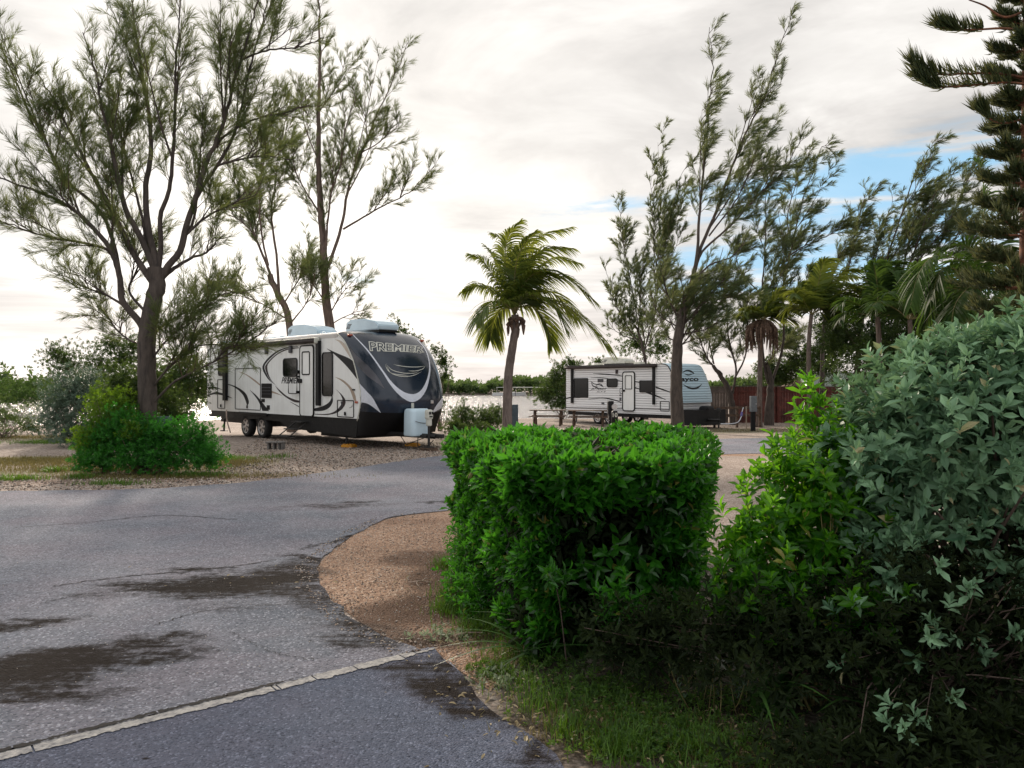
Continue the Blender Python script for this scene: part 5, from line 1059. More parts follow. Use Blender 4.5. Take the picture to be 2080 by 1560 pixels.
# ---- right-hand group
Wd = (.36, 0, .12)
Dt = [([(1377, 862), (1374, 797), (1376, 700), (1385, 650), (1395, 600)], .27, .9, 0, .16), ([(1388, 640), (1418, 520), (1435, 477), (1457, 425), (1483, 351), (1522, 256), (1552, 200), (1580, 110), (1612, 16)], .14, .28, .5), ([(1392, 620), (1414, 529), (1420, 442), (1431, 330), (1440, 226), (1447, 130), (1440, 56)], .12, .3, -.6),
      ([(1410, 560), (1427, 511), (1483, 460), (1539, 399), (1595, 343), (1632, 268)], .08, .25, -.8), ([(1400, 580), (1440, 540), (1490, 520), (1520, 480)], .07, .1, .4), ([(1385, 660), (1360, 610), (1345, 560), (1340, 520)], .08, .1, -1), ([(1388, 655), (1440, 620), (1490, 600), (1515, 610)], .06, .1, -.4), ([(1385, 670), (1340, 640), (1322, 600)], .05, .1, .7), ([(1386, 660), (1410, 600), (1450, 560), (1470, 500)], .06, .1, .9), ([(1384, 680), (1430, 670), (1470, 650)], .05, .1, -1.2), ([(1384, 690), (1360, 650), (1352, 590)], .04, .05, .9), ([(1386, 690), (1410, 640), (1440, 600)], .04, .05, -1.0), ([(1386, 680), (1400, 620), (1425, 560)], .04, .05, 1.2), ([(1386, 700), (1420, 660), (1460, 620), (1480, 570)], .04, .05, .3), ([(1384, 700), (1350, 680), (1335, 650)], .04, .05, .4), ([(1386, 690), (1390, 620), (1380, 550)], .04, .05, -1.3), ([(1390, 660), (1430, 610), (1480, 560), (1490, 530)], .04, .05, -.9), ([(1386, 700), (1410, 690), (1440, 690)], .03, .05, .9),
      ([(1500, 320), (1530, 230), (1560, 190), (1590, 170)], .03, .1), ([(1440, 480), (1500, 400), (1530, 330), (1545, 280)], .05, .15, -.9)]
casuarina('tall windswept tree with thick grey trunk in front of the smaller trailer', Dt, 31.0, 14, base_z=-.28, wind=Wd, dens=.72, blen=1.25, nlen=.32, nw=.010, nmat=M_NEEDR, extra=2, spread=1.6, clump=.85)
Et = [([(1312, 850), (1310, 735), (1300, 690), (1290, 660)], .15, .9, 0, .06), ([(1300, 690), (1290, 620), (1271, 525), (1267, 494), (1258, 399)], .06, .0, .5, .006), ([(1306, 720), (1331, 632), (1329, 546), (1327, 460), (1325, 395), (1323, 321)], .06, .1, -.4, .006), ([(1308, 720), (1340, 560), (1340, 460), (1347, 256)], .05, .1, .6, .006), ([(1300, 700), (1260, 640), (1240, 580), (1228, 540)], .05, .1), ([(1310, 700), (1300, 600), (1306, 520)], .05, .05), ([(1335, 560), (1360, 450), (1380, 370), (1396, 330)], .04, .1), ([(1300, 690), (1260, 680), (1232, 650)], .04, .1), ([(1310, 710), (1350, 650), (1370, 600)], .04, .1)]
casuarina('bushy tree with thin bare spikes behind the smaller trailer', Et, 45.0, 15, base_z=-.3, wind=(.12, 0, .3), dens=.62, blen=1.5, nlen=.34, nw=.017, nmat=M_NEEDR, extra=2, spread=2.5, clump=.7)
Ft_ = [([(1490, 858), (1486, 820), (1478, 790), (1465, 765), (1448, 745)], .20, .9, 0, .09), ([(1470, 775), (1445, 740), (1425, 700), (1415, 640)], .10, .2), ([(1488, 800), (1495, 750), (1480, 690), (1476, 620), (1470, 560)], .10, .2), ([(1492, 770), (1515, 720), (1520, 650), (1516, 570)], .07, .2), ([(1450, 740), (1440, 680), (1450, 600)], .06, .1)]
casuarina('low forked tree beside the nose of the smaller trailer by the grey fence', Ft_, 39.0, 16, base_z=-.3, wind=(.15, 0, .25), dens=.62, blen=1.3, nlen=.32, nw=.016, nmat=M_NEEDR, extra=2, spread=2.0, clump=.65)
Gt = [([(1562, 858), (1564, 800), (1566, 775), (1556, 740)], .26, .9, 0, .10), ([(1560, 780), (1552, 740), (1548, 676), (1548, 589), (1554, 503), (1556, 408), (1562, 322)], .10, .3), ([(1567, 780), (1591, 697), (1591, 589), (1608, 503), (1630, 408), (1652, 351), (1672, 296), (1700, 320)], .12, .32), ([(1595, 525), (1630, 503), (1678, 481), (1716, 462)], .05, .15), ([(1549, 600), (1510, 560), (1495, 520), (1500, 480)], .05, .15), ([(1590, 640), (1620, 600), (1650, 560)], .05, .15), ([(1552, 620), (1575, 560), (1590, 500), (1580, 430)], .05, .2), ([(1610, 500), (1600, 440), (1625, 350), (1640, 300)], .05, .2), ([(1548, 660), (1520, 630), (1505, 600)], .05, .15), ([(1556, 740), (1590, 700), (1630, 680)], .05, .3)]
casuarina('twin stemmed windswept tree in front of the red fence', Gt, 38.5, 17, base_z=-.3, wind=Wd, dens=.7, blen=1.3, nlen=.34, nw=.012, nmat=M_NEEDR, extra=2, spread=2.2, clump=.85)
GRP = 'windswept trees behind the palms'
H = [('leftmost windswept tree rising behind the palms, shortest and thinnest', [([(1668, 860), (1672, 700), (1678, 600)], .16, .9, 0, .06), ([(1675, 620), (1700, 530), (1712, 503), (1728, 470)], .05, .1), ([(1678, 640), (1721, 555), (1742, 442), (1790, 368)], .08, .25), ([(1720, 560), (1735, 500), (1760, 440)], .05, .1)], 40),
     ('tallest windswept tree behind the palms, against the blue gap', [([(1735, 860), (1745, 700), (1755, 633)], .2, .9, 0, .09), ([(1752, 650), (1794, 546), (1829, 442), (1855, 364), (1881, 312), (1912, 278)], .11, .25), ([(1770, 600), (1780, 520), (1800, 450), (1815, 400)], .06, .1), ([(1800, 540), (1850, 470), (1880, 420)], .06, .1)], 37),
     ('dense windswept tree behind the palms, just right of the tallest', [([(1800, 860), (1815, 700), (1829, 568)], .2, .9, 0, .09), ([(1826, 590), (1872, 477), (1907, 408), (1940, 345)], .1, .1), ([(1830, 570), (1850, 480), (1880, 400), (1895, 370)], .07, .05), ([(1840, 560), (1890, 500), (1930, 440)], .07, .05)], 36),
     ('windswept tree behind the palms with its top nearest the dark conifer', [([(1850, 860), (1868, 700), (1881, 546)], .2, .9, 0, .09), ([(1878, 570), (1924, 460), (1959, 382), (1990, 318)], .1, .15), ([(1885, 560), (1937, 540), (1970, 500), (2004, 456)], .08, .2), ([(1890, 530), (1930, 500), (1965, 440), (1990, 400)], .06, .1)], 36)]
for i, (lb, lm, dp) in enumerate(H): casuarina(lb, lm, dp, 30 + i, base_z=-.3, wind=(.45, 0, .06), dens=.75, blen=1.2, nlen=.33, nw=.0125, nmat=M_NEEDR, extra=2, clump=.8, spread=1.8, group=GRP)

# ---- conifer at the right edge
def conifer():
    rg = np.random.default_rng(5); d0 = 12.0; base = P(2088, 0, d0); base.z = 0; e = empty('conifer_tree', base, 0, 'dark layered conifer with upturned bristly branches at the right edge', 'conifer tree'); T = Geo(); G = Geo(); top = 10.2
    T.tube([(0, 0, z) for z in np.linspace(-.1, top, 30)], np.linspace(.17, .03, 30), 10); zs = np.arange(2.0, top, .40)
    def bristle(p, L, n_, sc=1.0):
        tan = norm(np.gradient(p, axis=0)); m = len(p); i = rg.integers(0, m, n_); tt = tan[i]; aa, bb = perp_frames(tt, rg); side = aa; 
        up = UP[None] * rg.uniform(.5, 1.5, (n_, 1)); d_ = norm(tt * .55 + side * .75 + up * .9); q = p[i] + rg.normal(size=(n_, 3)) * .012; l = L * rg.uniform(.6, 1.2, (n_, 1)); w = norm(np.cross(d_, rg.normal(size=d_.shape))) * .007 * sc
        mid = q + d_ * l * .5; tip = q + d_ * l + (UP + tt) * l * .25; V = np.stack([q - w, q + w, mid + w * .9, tip, mid - w * .9], 1); G.add(V.reshape(-1, 3), np.arange(n_)[:, None] * 5 + np.arange(5)[None], 0, np.repeat(rg.uniform(0, 1, n_), 5))
    for zi, z in enumerate(zs):
        nb = 6; a0 = rg.uniform(0, 6.28); L = (.95 if z < 4 else .70 if z < 5.6 else .50) + rg.uniform(-.10, .10)
        for k in range(nb):
            a = a0 + k * 6.283 / nb + rg.uniform(-.2, .2); d_ = np.array([math.cos(a), math.sin(a), 0]); l = L * rg.uniform(.75, 1.1); u = np.linspace(0, 1, 14)[:, None]; p = np.array([0, 0, z]) + d_ * l * u + UP * (-.10 * u + .34 * u ** 2) * l + rg.normal(size=(14, 3)) * .006
            T.tube(p, np.linspace(.02, .009, 14), 5, 0, cap=False); bristle(p[4:], .15, 240, 1.3)
            for s_ in (-1, 1):
                for f in (.4, .62, .82):
                    b_ = p[int(f * 13)]; dd = norm(d_ + s_ * np.array([-d_[1], d_[0], 0]) * .9); q = b_ + dd * l * .30 * u[:8] / u[7] + UP * .05 * u[:8]; bristle(q, .12, 60, 1.2)
    for (pts, w_) in (([(2092, 66), (2040, 58), (1990, 60), (1945, 60), (1906, 54)], .55), ([(2092, 172), (2040, 168), (1990, 172), (1940, 176), (1900, 176), (1862, 158)], .7), ([(2092, 160), (2030, 150), (1960, 150), (1890, 150), (1855, 130)], .6), ([(2090, 20), (2040, 35), (2000, 12), (1968, 0)], .0), ([(2090, 240), (2030, 250), (1990, 225)], .5)):
        W = [P(x, y, d0 - .2) - base for x, y in pts]; q = smooth_line(W, 24); T.tube(q, np.linspace(.022, .010, 24), 5, cap=False)
        if w_: bristle(q[12:] if w_ == .55 else q[4:], .19, int(420 * w_), 1.3); bristle(q[18:], .22, 260, 1.2)
    T.build('trunk', simple('conifer_bark', (0.20, 0.085, 0.045), .9, var=.4, scale=10, bump=.6), e, True); G.build('crown', leafmat('conifer_needles', (0.018, 0.042, 0.018), (0.065, 0.10, 0.035), .3, .5, (.22, .20, .07)), e)
conifer()

# ---- palms
CP = [([(1036, 605), (1015, 560), (1000, 520), (985, 500)], .9, .4), ([(1042, 590), (1040, 530), (1022, 490), (1000, 475)], .3, .45), ([(1032, 622), (1008, 612), (985, 625), (968, 655)], -.9, .5), ([(1050, 600), (1075, 560), (1125, 525), (1175, 535)], .9, .5), ([(1054, 625), (1085, 625), (1110, 660), (1120, 700)], .7, .4), ([(1040, 628), (1015, 630), (1000, 660), (996, 690)], .8, .3), ([(1030, 585), (1026, 520), (1034, 478), (1058, 450)], -.9, .35), ([(1050, 580), (1060, 520), (1100, 480), (1158, 463)], .5, .5), ([(1055, 590), (1075, 530), (1110, 505), (1162, 505)], -.6, .4), ([(1060, 600), (1095, 565), (1150, 565), (1207, 612)], -.5, .3), ([(1062, 618), (1110, 608), (1180, 645), (1243, 716)], -.4, .55),
      ([(1032, 610), (1008, 570), (980, 530), (954, 518)], -.3, .5), ([(1030, 615), (1000, 592), (970, 580), (944, 590)], .4, .6), ([(1045, 580), (1050, 530), (1070, 490), (1090, 470)], -1.3, .3), ([(1052, 600), (1080, 560), (1120, 550), (1150, 560)], -1.0, .2), ([(1050, 590), (1058, 540), (1080, 520), (1100, 520)], 1.1, .3), ([(1058, 610), (1090, 590), (1130, 600), (1170, 650)], 1.0, .35), ([(1040, 600), (1035, 550), (1045, 510), (1065, 490)], .8, .2), ([(1060, 612), (1090, 600), (1125, 625), (1150, 670)], -1.1, .25)]
palm('coconut palm with slender leaning trunk behind the clipped hedge', [(1030, 925), (1030, 865), (1031, 810), (1033, 760), (1042, 700), (1047, 668), (1046, 640)], None, CP, 21.5, 3, r=.125, wl=.80, n=62, mat=M_PALM, lw=.042, dead=(9, .55), wind=(.22, 0, -.10), base_z=0.0, droop=.75)
def auto_fronds(cx, cy, n, L, seed, lean=.35):
    rg = np.random.default_rng(seed); out = []
    for k in range(n):
        a = math.radians(rg.uniform(-5, 185)); l = L * rg.uniform(.75, 1.1); dx = math.cos(a) + lean; dy = -math.sin(a) * 1.15
        p1 = (cx + dx * l * .35, cy + dy * l * .42); p2 = (cx + dx * l * .70, cy + dy * l * .78 - l * .02); p3 = (cx + dx * l * .98 + l * .10, cy + dy * l * .92 + l * .10); out.append(([p1, p2, p3], rg.uniform(-1.6, 1.6), rg.uniform(.1, .6)))
    return out
PG = 'palms by the right hand trees'
palm('leftmost palm of the dark grove, trunk rising just beyond the red fence', [(1646, 862), (1644, 790), (1643, 700), (1648, 640)], None, auto_fronds(1650, 632, 17, 100, 1), 33, 4, r=.10, wl=1.0, n=40, mat=M_PALM, lw=.075, group=PG, base_z=-.3)
palm('middle palm of the dark grove with spiky upright fronds', [(1790, 862), (1788, 760), (1785, 680), (1782, 640)], None, auto_fronds(1790, 640, 18, 115, 2, .15), 28, 5, r=.10, wl=.9, n=40, mat=M_PALMD, lw=.065, group=PG, base_z=-.2)
palm('palm behind the silver shrub with long fronds arching left below the conifer', [(2010, 860), (2006, 760), (1996, 660), (1990, 600)], None, [([(1960, 560), (1915, 545), (1890, 610)], -.5, .4), ([(1970, 540), (1900, 520), (1865, 560), (1850, 620)], -.8, .5), ([(2000, 530), (2030, 500), (2075, 520)], .3, .4), ([(1985, 545), (1960, 500), (1910, 505)], .4, .5), ([(2010, 560), (2050, 560), (2100, 620)], -.4, .3), ([(1960, 590), (1910, 590), (1880, 660)], .5, .3), ([(1990, 520), (2000, 400), (1985, 330), (1975, 322)], .8, .5), ([(1975, 580), (1940, 620), (1930, 690)], -.9, .2), ([(2000, 560), (2020, 600), (2040, 680)], -.9, .2)], 19, 6, r=.10, wl=.85, n=46, mat=M_PALMD, lw=.055, group=PG, base_z=0)
palm('ragged palm with hanging dead skirt in front of the twin stemmed tree', [(1542, 860), (1543, 790), (1545, 700), (1550, 650)], None, auto_fronds(1552, 645, 12, 62, 8, .1), 37, 8, r=.12, wl=.9, n=34, mat=M_PALM, lw=.075, dead=(70, 1.9), base_z=-.3)
palm('low dark palm between the spiky palm and the silver shrub', [(1850, 862), (1852, 760), (1850, 690), (1848, 650)], None, auto_fronds(1850, 640, 16, 100, 12, .1), 26, 9, r=.09, wl=.9, n=40, mat=M_PALMD, lw=.065, group=PG, base_z=-.2)

# ---- bushes of the middle distance
def bl(px, py, d, rx, rz, ry=None): p = P(px, py, d); return (p.x, p.y, p.z, rx, ry or rx, rz)
bush('dark mangrove bush standing behind the grey green shrub at far left', [bl(135, 740, 27, .85, .80), bl(110, 720, 27, .55, .5), bl(200, 745, 27, .9, .8), bl(250, 730, 27.5, .9, .75), bl(155, 800, 27, 1.0, .9), bl(300, 760, 27.5, 1.0, 1.2), bl(225, 700, 27, .6, .5), bl(270, 705, 27, .6, .5)], 2900, .085, .42, M_MANG, 1, per=8, lump=.3, shell=.8, inner=.3)
bush('spreading mangrove bush behind the forked trunk near the trailer rear', [bl(370, 760, 25.5, .85, .75), bl(330, 790, 25.5, 1.1, .9), bl(400, 790, 26, .6, .6), bl(350, 840, 25, .9, .6), bl(390, 750, 25.5, .6, .6)], 2600, .08, .42, M_MANG, 2, per=8, lump=.25, shell=.6, inner=.3)
bush('grey green feathery shrub at far left', [bl(150, 805, 22, .95, .82), bl(120, 850, 22, .7, .6), bl(190, 800, 22, .7, .7), bl(160, 880, 21.5, .9, .5), bl(235, 850, 21, .6, .7)], 2300, .10, .28, M_TEAL, 3, per=9, upb=.9, shell=.7, lump=.2, inner=.4)
bush('thin dark shrub against the sparkling water at the left edge', [bl(20, 850, 26, 1.3, .55), bl(-40, 830, 26, 1.0, .9), bl(60, 870, 24, .8, .35)], 900, .09, .35, M_MANG, 4, per=7, shell=.9, inner=.1)
bush('rounded green bush wrapped round the foot of the forked tree', [bl(330, 895, 15.3, .85, .50, .6), bl(400, 900, 15.2, .50, .46, .5), bl(250, 890, 15.4, .75, .60, .6), bl(200, 905, 15.6, .42, .42, .5), bl(300, 935, 14.9, 1.35, .28, .5), bl(420, 930, 15.0, .35, .3, .5), bl(190, 935, 15.2, .4, .25, .4)], 4200, .062, .42, M_LBUSH, 5, per=8, lump=.26, shell=.75, inner=.4, upb=1.0)
bush('yellow green upright shrub at the left foot of the forked tree', [bl(215, 860, 15.6, .45, .60, .4), bl(245, 830, 15.9, .40, .45, .4), bl(180, 895, 15.4, .38, .40, .4), bl(200, 820, 16.2, .3, .4, .3), bl(265, 880, 15.1, .25, .3, .25)], 850, .075, .36, M_YBUSH, 6, per=8, lump=.25, shell=.7, inner=.3, upb=1.0)
bush('dark leafy shrub pressed against the forked trunk', [bl(270, 815, 16.9, .6, .75, .4), bl(345, 840, 16.8, .5, .55, .4), bl(310, 780, 17, .45, .5, .35), bl(240, 790, 17.2, .5, .6, .4)], 1700, .07, .4, M_MANG, 7, per=8, shell=.8, inner=.3)
bush('loose green bush between the big trailer nose and the palm', [bl(940, 850, 25, .6, .55), bl(985, 855, 25.5, .7, .45), bl(1010, 845, 26, .45, .4), bl(925, 870, 23.5, .4, .35), bl(960, 880, 24, .9, .35)], 1500, .08, .42, M_MANG, 8, per=8, lump=.25, shell=.7, inner=.4)
bush('small tree top showing above the roof of the big trailer', [bl(803, 665, 33, .55, .5), bl(790, 690, 33, .9, .7), bl(835, 700, 33, .7, .6), bl(850, 692, 33, .35, .2), bl(800, 780, 33, 1.2, 1.6)], 900, .12, .42, M_MANG, 9, per=8, lump=.3, shell=.8, inner=.3, name='small_tree', cat='small tree')
bush('small tree just right of the big trailer nose', [bl(900, 735, 33, .5, .62), bl(885, 712, 33, .3, .3), bl(905, 765, 33, .35, .4), bl(880, 800, 33, .6, 1.0)], 360, .12, .42, M_MANG, 10, per=8, lump=.35, shell=.9, inner=.2, name='small_tree', cat='small tree')
bush('mangrove tree at the left end of the smaller trailer', [bl(1125, 790, 45, 1.0, 1.0), bl(1145, 762, 45, .9, .9), bl(1160, 740, 45, .5, .4), bl(1105, 805, 45, .7, .6), bl(1140, 820, 44.5, .9, .6), bl(1180, 770, 46, 1.0, 1.0)], 1500, .14, .42, M_MANG, 11, per=8, lump=.3, shell=.6, inner=.3, name='small_tree', cat='small tree')
bush('tree crown behind the smaller trailer below the spiky tree', [bl(1215, 735, 48, .7, .4), bl(1290, 700, 48, 1.5, 1.2), bl(1340, 710, 48, 1.3, 1.2)], 600, .16, .42, M_MANG, 12, per=8, lump=.35, shell=.9, inner=.2, name='small_tree', cat='small tree')
bush('dense green growth clothing the upper trunk of the tall windswept tree', [bl(1400, 600, 31, .95, 1.2, .9), bl(1450, 580, 31, .8, .9, .8), bl(1365, 620, 31, .55, .9, .7), bl(1430, 640, 30.8, .8, .7, .7)], 900, .30, .055, M_NEEDR, 77, per=12, lump=.3, shell=.9, inner=.5, name='climbing_growth', cat='foliage', stems=14, base=(P(1392, 690, 31).x, 31.0), zoff=.0) if False else None
bush('dark round tree behind the red fence left of the shelter', [bl(1560, 755, 46, .9, 1.0), bl(1670, 740, 44, 1.2, 1.1), bl(1600, 690, 46, 1.0, .9), bl(1690, 680, 44, 1.1, 1.2), bl(1610, 745, 46, 1.05, .95), bl(1585, 770, 46, .9, .7), bl(1640, 730, 46, .8, .9)], 2900, .15, .42, M_MANG, 13, per=8, lump=.2, shell=.6, inner=.5, name='small_tree', cat='small tree')
bush('dark tree mass under the palms behind the silver shrub', [bl(1720, 700, 34, 1.5, 1.2), bl(1790, 690, 32, 1.4, 1.4), bl(1870, 680, 30, 1.5, 1.4), bl(1950, 650, 27, 1.3, 1.6), bl(2040, 640, 22, 1.2, 1.6), bl(1850, 760, 30, 3.0, 1.5), bl(1700, 640, 34, 1.0, .8), bl(1810, 620, 32, 1.2, .9), bl(1900, 610, 28, 1.0, .9)], 5200, .16, .40, M_MANG, 14, per=8, lump=.25, shell=.7, inner=.5, name='small_tree', cat='small tree')

# far shore: mangroves that read as one mass
def far_wood():
    rg = np.random.default_rng(3); G = Geo(); n = 11000
    xs = rg.uniform(-170, 120, n); dep = rg.exponential(7, n); ys = np.array([far_shore(x) for x in xs]) + 1 + dep
    top = 2.1 + .7 * np.sin(xs * .11) + .5 * np.sin(xs * .37 + 1) + .4 * np.sin(xs * 1.1) + .05 * dep + np.where(xs < -60, (-60 - xs) * .035, 0); z = -.6 + (top + .7) * rg.random(n) ** .45 + rg.exponential(.14, n)
    c = np.stack([xs, ys, z], 1); rosettes(G, c, norm(rg.normal(size=(n, 3)) * .5 + UP * .8 - np.array([0, .5, 0])), 6, 1.0, .55, rg, rg.uniform(0, .9, n), False, 1.0)
    tag(G.build('far_mangroves', leafmat('far_mangrove', (0.020, 0.050, 0.016), (0.085, 0.135, 0.035), .3, .6, (.2, .3, .06))), 'low green mangrove belt along the far bank of the water', 'mangroves', kind='stuff')
far_wood()
# left bank wood, nearer
bush('low green thicket on the near bank at the left edge', [(-40, 62, .9, 9, 4, 1.3), (-52, 64, 1.2, 9, 4, 1.7), (-30, 66, .4, 8, 3, 1.0)], 5200, .24, .45, leafmat('thicket_leaf', (0.016, 0.045, 0.012), (0.07, 0.13, 0.03), .3, .6, (.16, .26, .05), .2), 20, per=6, lump=.15, shell=.5, inner=.3, name='thicket', cat='thicket', stems=10)
# ------------------------------------------------------------------ foreground: clipped hedge, shrubs, weeds, litter
def hedge():
    rg = np.random.default_rng(7); G = Geo(); S = Geo()
    fp = [np.array(v) for v in ((.00, 4.75), (1.06, 4.70), (1.98, 8.0), (-.52, 7.45))]; zt = 1.255       # footprint, counter-clockwise from near left
    def bil(u, v): return (fp[0] * (1 - u)[:, None] + fp[1] * u[:, None]) * (1 - v)[:, None] + (fp[3] * (1 - u)[:, None] + fp[2] * u[:, None]) * v[:, None]
    def lump(p): return .050 * np.sin(p[:, 0] * 6 + 1) + .045 * np.sin(p[:, 1] * 4.3) + .030 * np.sin(p[:, 0] * 17 + p[:, 1] * 13)
    L = .104
    # top
    n = 5200; u, v = rg.random(n), rg.random(n); xy = bil(u, v); z = zt + lump(np.c_[xy, xy]) - rg.random(n) ** 2 * .12; p = np.c_[xy, z]; edge = np.minimum(np.minimum(u, 1 - u), np.minimum(v, 1 - v)); p[:, 2] -= np.where(edge < .10, (.10 - edge) * 1.5, 0)
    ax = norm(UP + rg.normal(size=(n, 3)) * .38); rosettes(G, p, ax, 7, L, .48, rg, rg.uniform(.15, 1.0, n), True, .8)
    # sides: left (2->3->0), front, right, back
    for a, b_, m, dn_, zb in ((3, 0, 5200, .95, .15), (0, 1, 1700, .55, .25), (1, 2, 3200, .8, .15), (2, 3, 1500, 1, .2)):
        A_, B_ = fp[a], fp[b_]; e_ = (B_ - A_) / np.linalg.norm(B_ - A_); out = np.array([e_[1], -e_[0]]); t_ = rg.random(m); zz = zb + (zt - zb) * rg.random(m) ** .85
        tap = (zt - zz) * .10; w_ = lump(np.c_[t_ * 4, zz * 3, zz]) * 1.3 - rg.random(m) ** 2 * .16 - tap; xy = A_[None] + (B_ - A_)[None] * t_[:, None] + out[None] * w_[:, None]; p = np.c_[xy, zz]
        if (a, b_) == (0, 1): keep = (zz > 1.17) | (rg.random(m) < .05 + .12 * (zz > 1.02)); p = p[keep]; m = len(p)
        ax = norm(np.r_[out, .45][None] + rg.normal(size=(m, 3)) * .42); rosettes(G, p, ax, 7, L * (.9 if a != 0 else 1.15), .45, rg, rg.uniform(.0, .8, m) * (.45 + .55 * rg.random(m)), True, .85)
    # woody interior; darker leaf colour stands in for the shade inside
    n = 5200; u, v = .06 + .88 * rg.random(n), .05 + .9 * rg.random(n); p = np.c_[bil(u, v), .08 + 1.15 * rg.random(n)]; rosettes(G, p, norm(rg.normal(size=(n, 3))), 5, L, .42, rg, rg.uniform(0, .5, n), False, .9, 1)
    for k in range(90):
        u, v = rg.random(1) * .8 + .1, rg.random(1) * .7 + .2; b_ = bil(u, v)[0]; t_ = b_ + rg.normal(size=2) * .08; S.tube(smooth_line([(b_[0], b_[1], 0), ((b_[0] + t_[0]) / 2 + rg.normal() * .04, (b_[1] + t_[1]) / 2, .6), (t_[0], t_[1], 1.22)], 7), np.linspace(.014, .005, 7), 5, cap=False)
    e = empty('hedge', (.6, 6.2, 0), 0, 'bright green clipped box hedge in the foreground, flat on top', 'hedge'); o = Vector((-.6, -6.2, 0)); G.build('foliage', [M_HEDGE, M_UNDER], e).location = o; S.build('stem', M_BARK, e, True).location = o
M_UNDER = leafmat('shade_dark_leaf', (0.006, 0.012, 0.004), (0.026, 0.042, 0.014), .25, .7, (.10, .14, .03), .15)  # shade inside the hedge and under the shrubs is painted into this colour
hedge()
bush('small bright sprig of leaves low on the dark end of the hedge', [(.60, 4.42, .52, .15, .10, .20)], 22, .085, .34, M_HEDGE, 40, per=9, fine=True, stems=2, inner=.0, shell=.9, name='leafy_sprig', cat='plant', base=(.62, 4.6), stem_r=.006)
bush('dim leafy sprig left on the shaded face of the hedge', [(.24, 4.52, .62, .14, .08, .12)], 9, .095, .34, M_HEDGE, 41, per=7, fine=True, stems=1, inner=.0, shell=.9, name='leafy_sprig', cat='plant', base=(.3, 4.7), stem_r=.006)

# silver shrub on the right
bush('tall silver green shrub with paddle shaped leaves filling the right side', [(2.55, 4.35, 1.46, .82, .75, .58), (3.25, 4.4, 1.55, .85, .8, .66), (2.05, 4.35, 1.24, .48, .5, .42), (2.75, 4.45, .95, .95, .7, .45), (2.95, 4.3, 1.86, .50, .5, .36), (2.28, 4.3, 1.70, .38, .4, .30), (2.6, 4.3, 1.85, .35, .4, .22), (3.6, 4.2, 1.2, .7, .6, .6), (1.95, 4.25, .80, .3, .35, .3)],
     2700, .093, .46, M_SILVER_L, 50, per=9, Lv=.6, fine=True, shell=.42, stems=60, inner=.35, upb=.75, base=(2.7, 4.5), stem_r=.016, lump=.16, name='silver_shrub', cat='shrub')
bush('scattered low silver sprigs hanging in the shade below the silver shrub', [(2.05, 3.75, .55, .65, .25, .40), (1.75, 3.45, .25, .25, .12, .14), (2.6, 3.9, .6, .5, .3, .3)], 46, .070, .46, M_SILVER_L, 51, per=9, fine=True, shell=.95, stems=30, inner=0, base=(2.3, 4.2), stem_r=.006, name='silver_shrub', cat='shrub', upb=.2)
# green shrub between hedge and silver shrub
bush('glossy yellow green shrub growing between the hedge and the silver shrub', [(1.70, 4.35, 1.12, .36, .40, .42), (1.52, 4.25, .88, .40, .36, .34), (1.30, 4.15, .72, .30, .32, .30), (1.80, 4.45, 1.42, .20, .22, .28), (1.86, 4.4, .80, .36, .36, .34), (1.50, 4.2, .50, .45, .35, .25), (1.62, 4.3, 1.25, .25, .25, .25), (1.67, 4.35, 1.62, .11, .12, .17), (1.47, 4.3, 1.28, .15, .15, .16), (1.22, 4.1, .98, .16, .15, .14), (1.22, 4.2, .70, .22, .2, .22), (1.75, 4.0, .60, .35, .25, .2)],
     640, .092, .46, M_GREEN_L, 52, per=8, fine=True, shell=.8, stems=75, inner=.25, upb=.9, base=(1.6, 4.35), stem_r=.008, lump=.22, name='green_shrub', cat='shrub', stem_mat=M_FSTALK)
# undergrowth below the shrubs, with the shade put into its leaf colour
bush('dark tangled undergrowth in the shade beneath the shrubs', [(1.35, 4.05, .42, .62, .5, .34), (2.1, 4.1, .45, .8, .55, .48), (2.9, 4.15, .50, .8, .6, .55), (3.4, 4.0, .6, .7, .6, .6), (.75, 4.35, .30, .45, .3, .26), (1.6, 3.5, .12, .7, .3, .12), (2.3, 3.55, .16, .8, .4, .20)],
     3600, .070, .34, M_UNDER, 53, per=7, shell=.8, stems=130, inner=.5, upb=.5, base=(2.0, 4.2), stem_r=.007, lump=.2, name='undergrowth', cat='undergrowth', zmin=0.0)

def blades(name, pts, L, w, mat, seed, label, cat, kind=None, lean=.45, arch=.6, k=3, wr=None, zfix=None):
    rg = np.random.default_rng(seed); G = Geo(); p = np.asarray(pts, float); n = len(p); a = rg.uniform(0, 6.28, n); d0 = np.stack([np.cos(a), np.sin(a), np.zeros(n)], 1); ll = L * rg.uniform(.45, 1.15, n); le = lean * rg.uniform(.2, 1.3, n)
    u = np.linspace(0, 1, k + 1); c = p[:, None] + (UP[None, None] * (u[None, :, None] - arch * le[:, None, None] * u[None, :, None] ** 2) + d0[:, None] * (le[:, None] * (u[None] * .5 + u[None] ** 2))[..., None]) * ll[:, None, None]
    sd = np.stack([-np.sin(a), np.cos(a), np.zeros(n)], 1); wv = sd[:, None] * (w * .5 * np.clip(1.15 - u ** 2 * 1.1, .05, 1))[None, :, None]
    V = np.stack([c - wv, c + wv], 2).reshape(n, -1, 3); j = np.arange(k)[None] * 2; Fs = (np.arange(n)[:, None, None] * (2 * k + 2) + np.stack([j, j + 1, j + 3, j + 2], -1)).reshape(-1, 4); G.add(V.reshape(-1, 3), Fs, 0, np.repeat(rg.uniform(0, 1, n), 2 * k + 2))
    return tag(G.build(name, mat), label, cat, kind=kind)
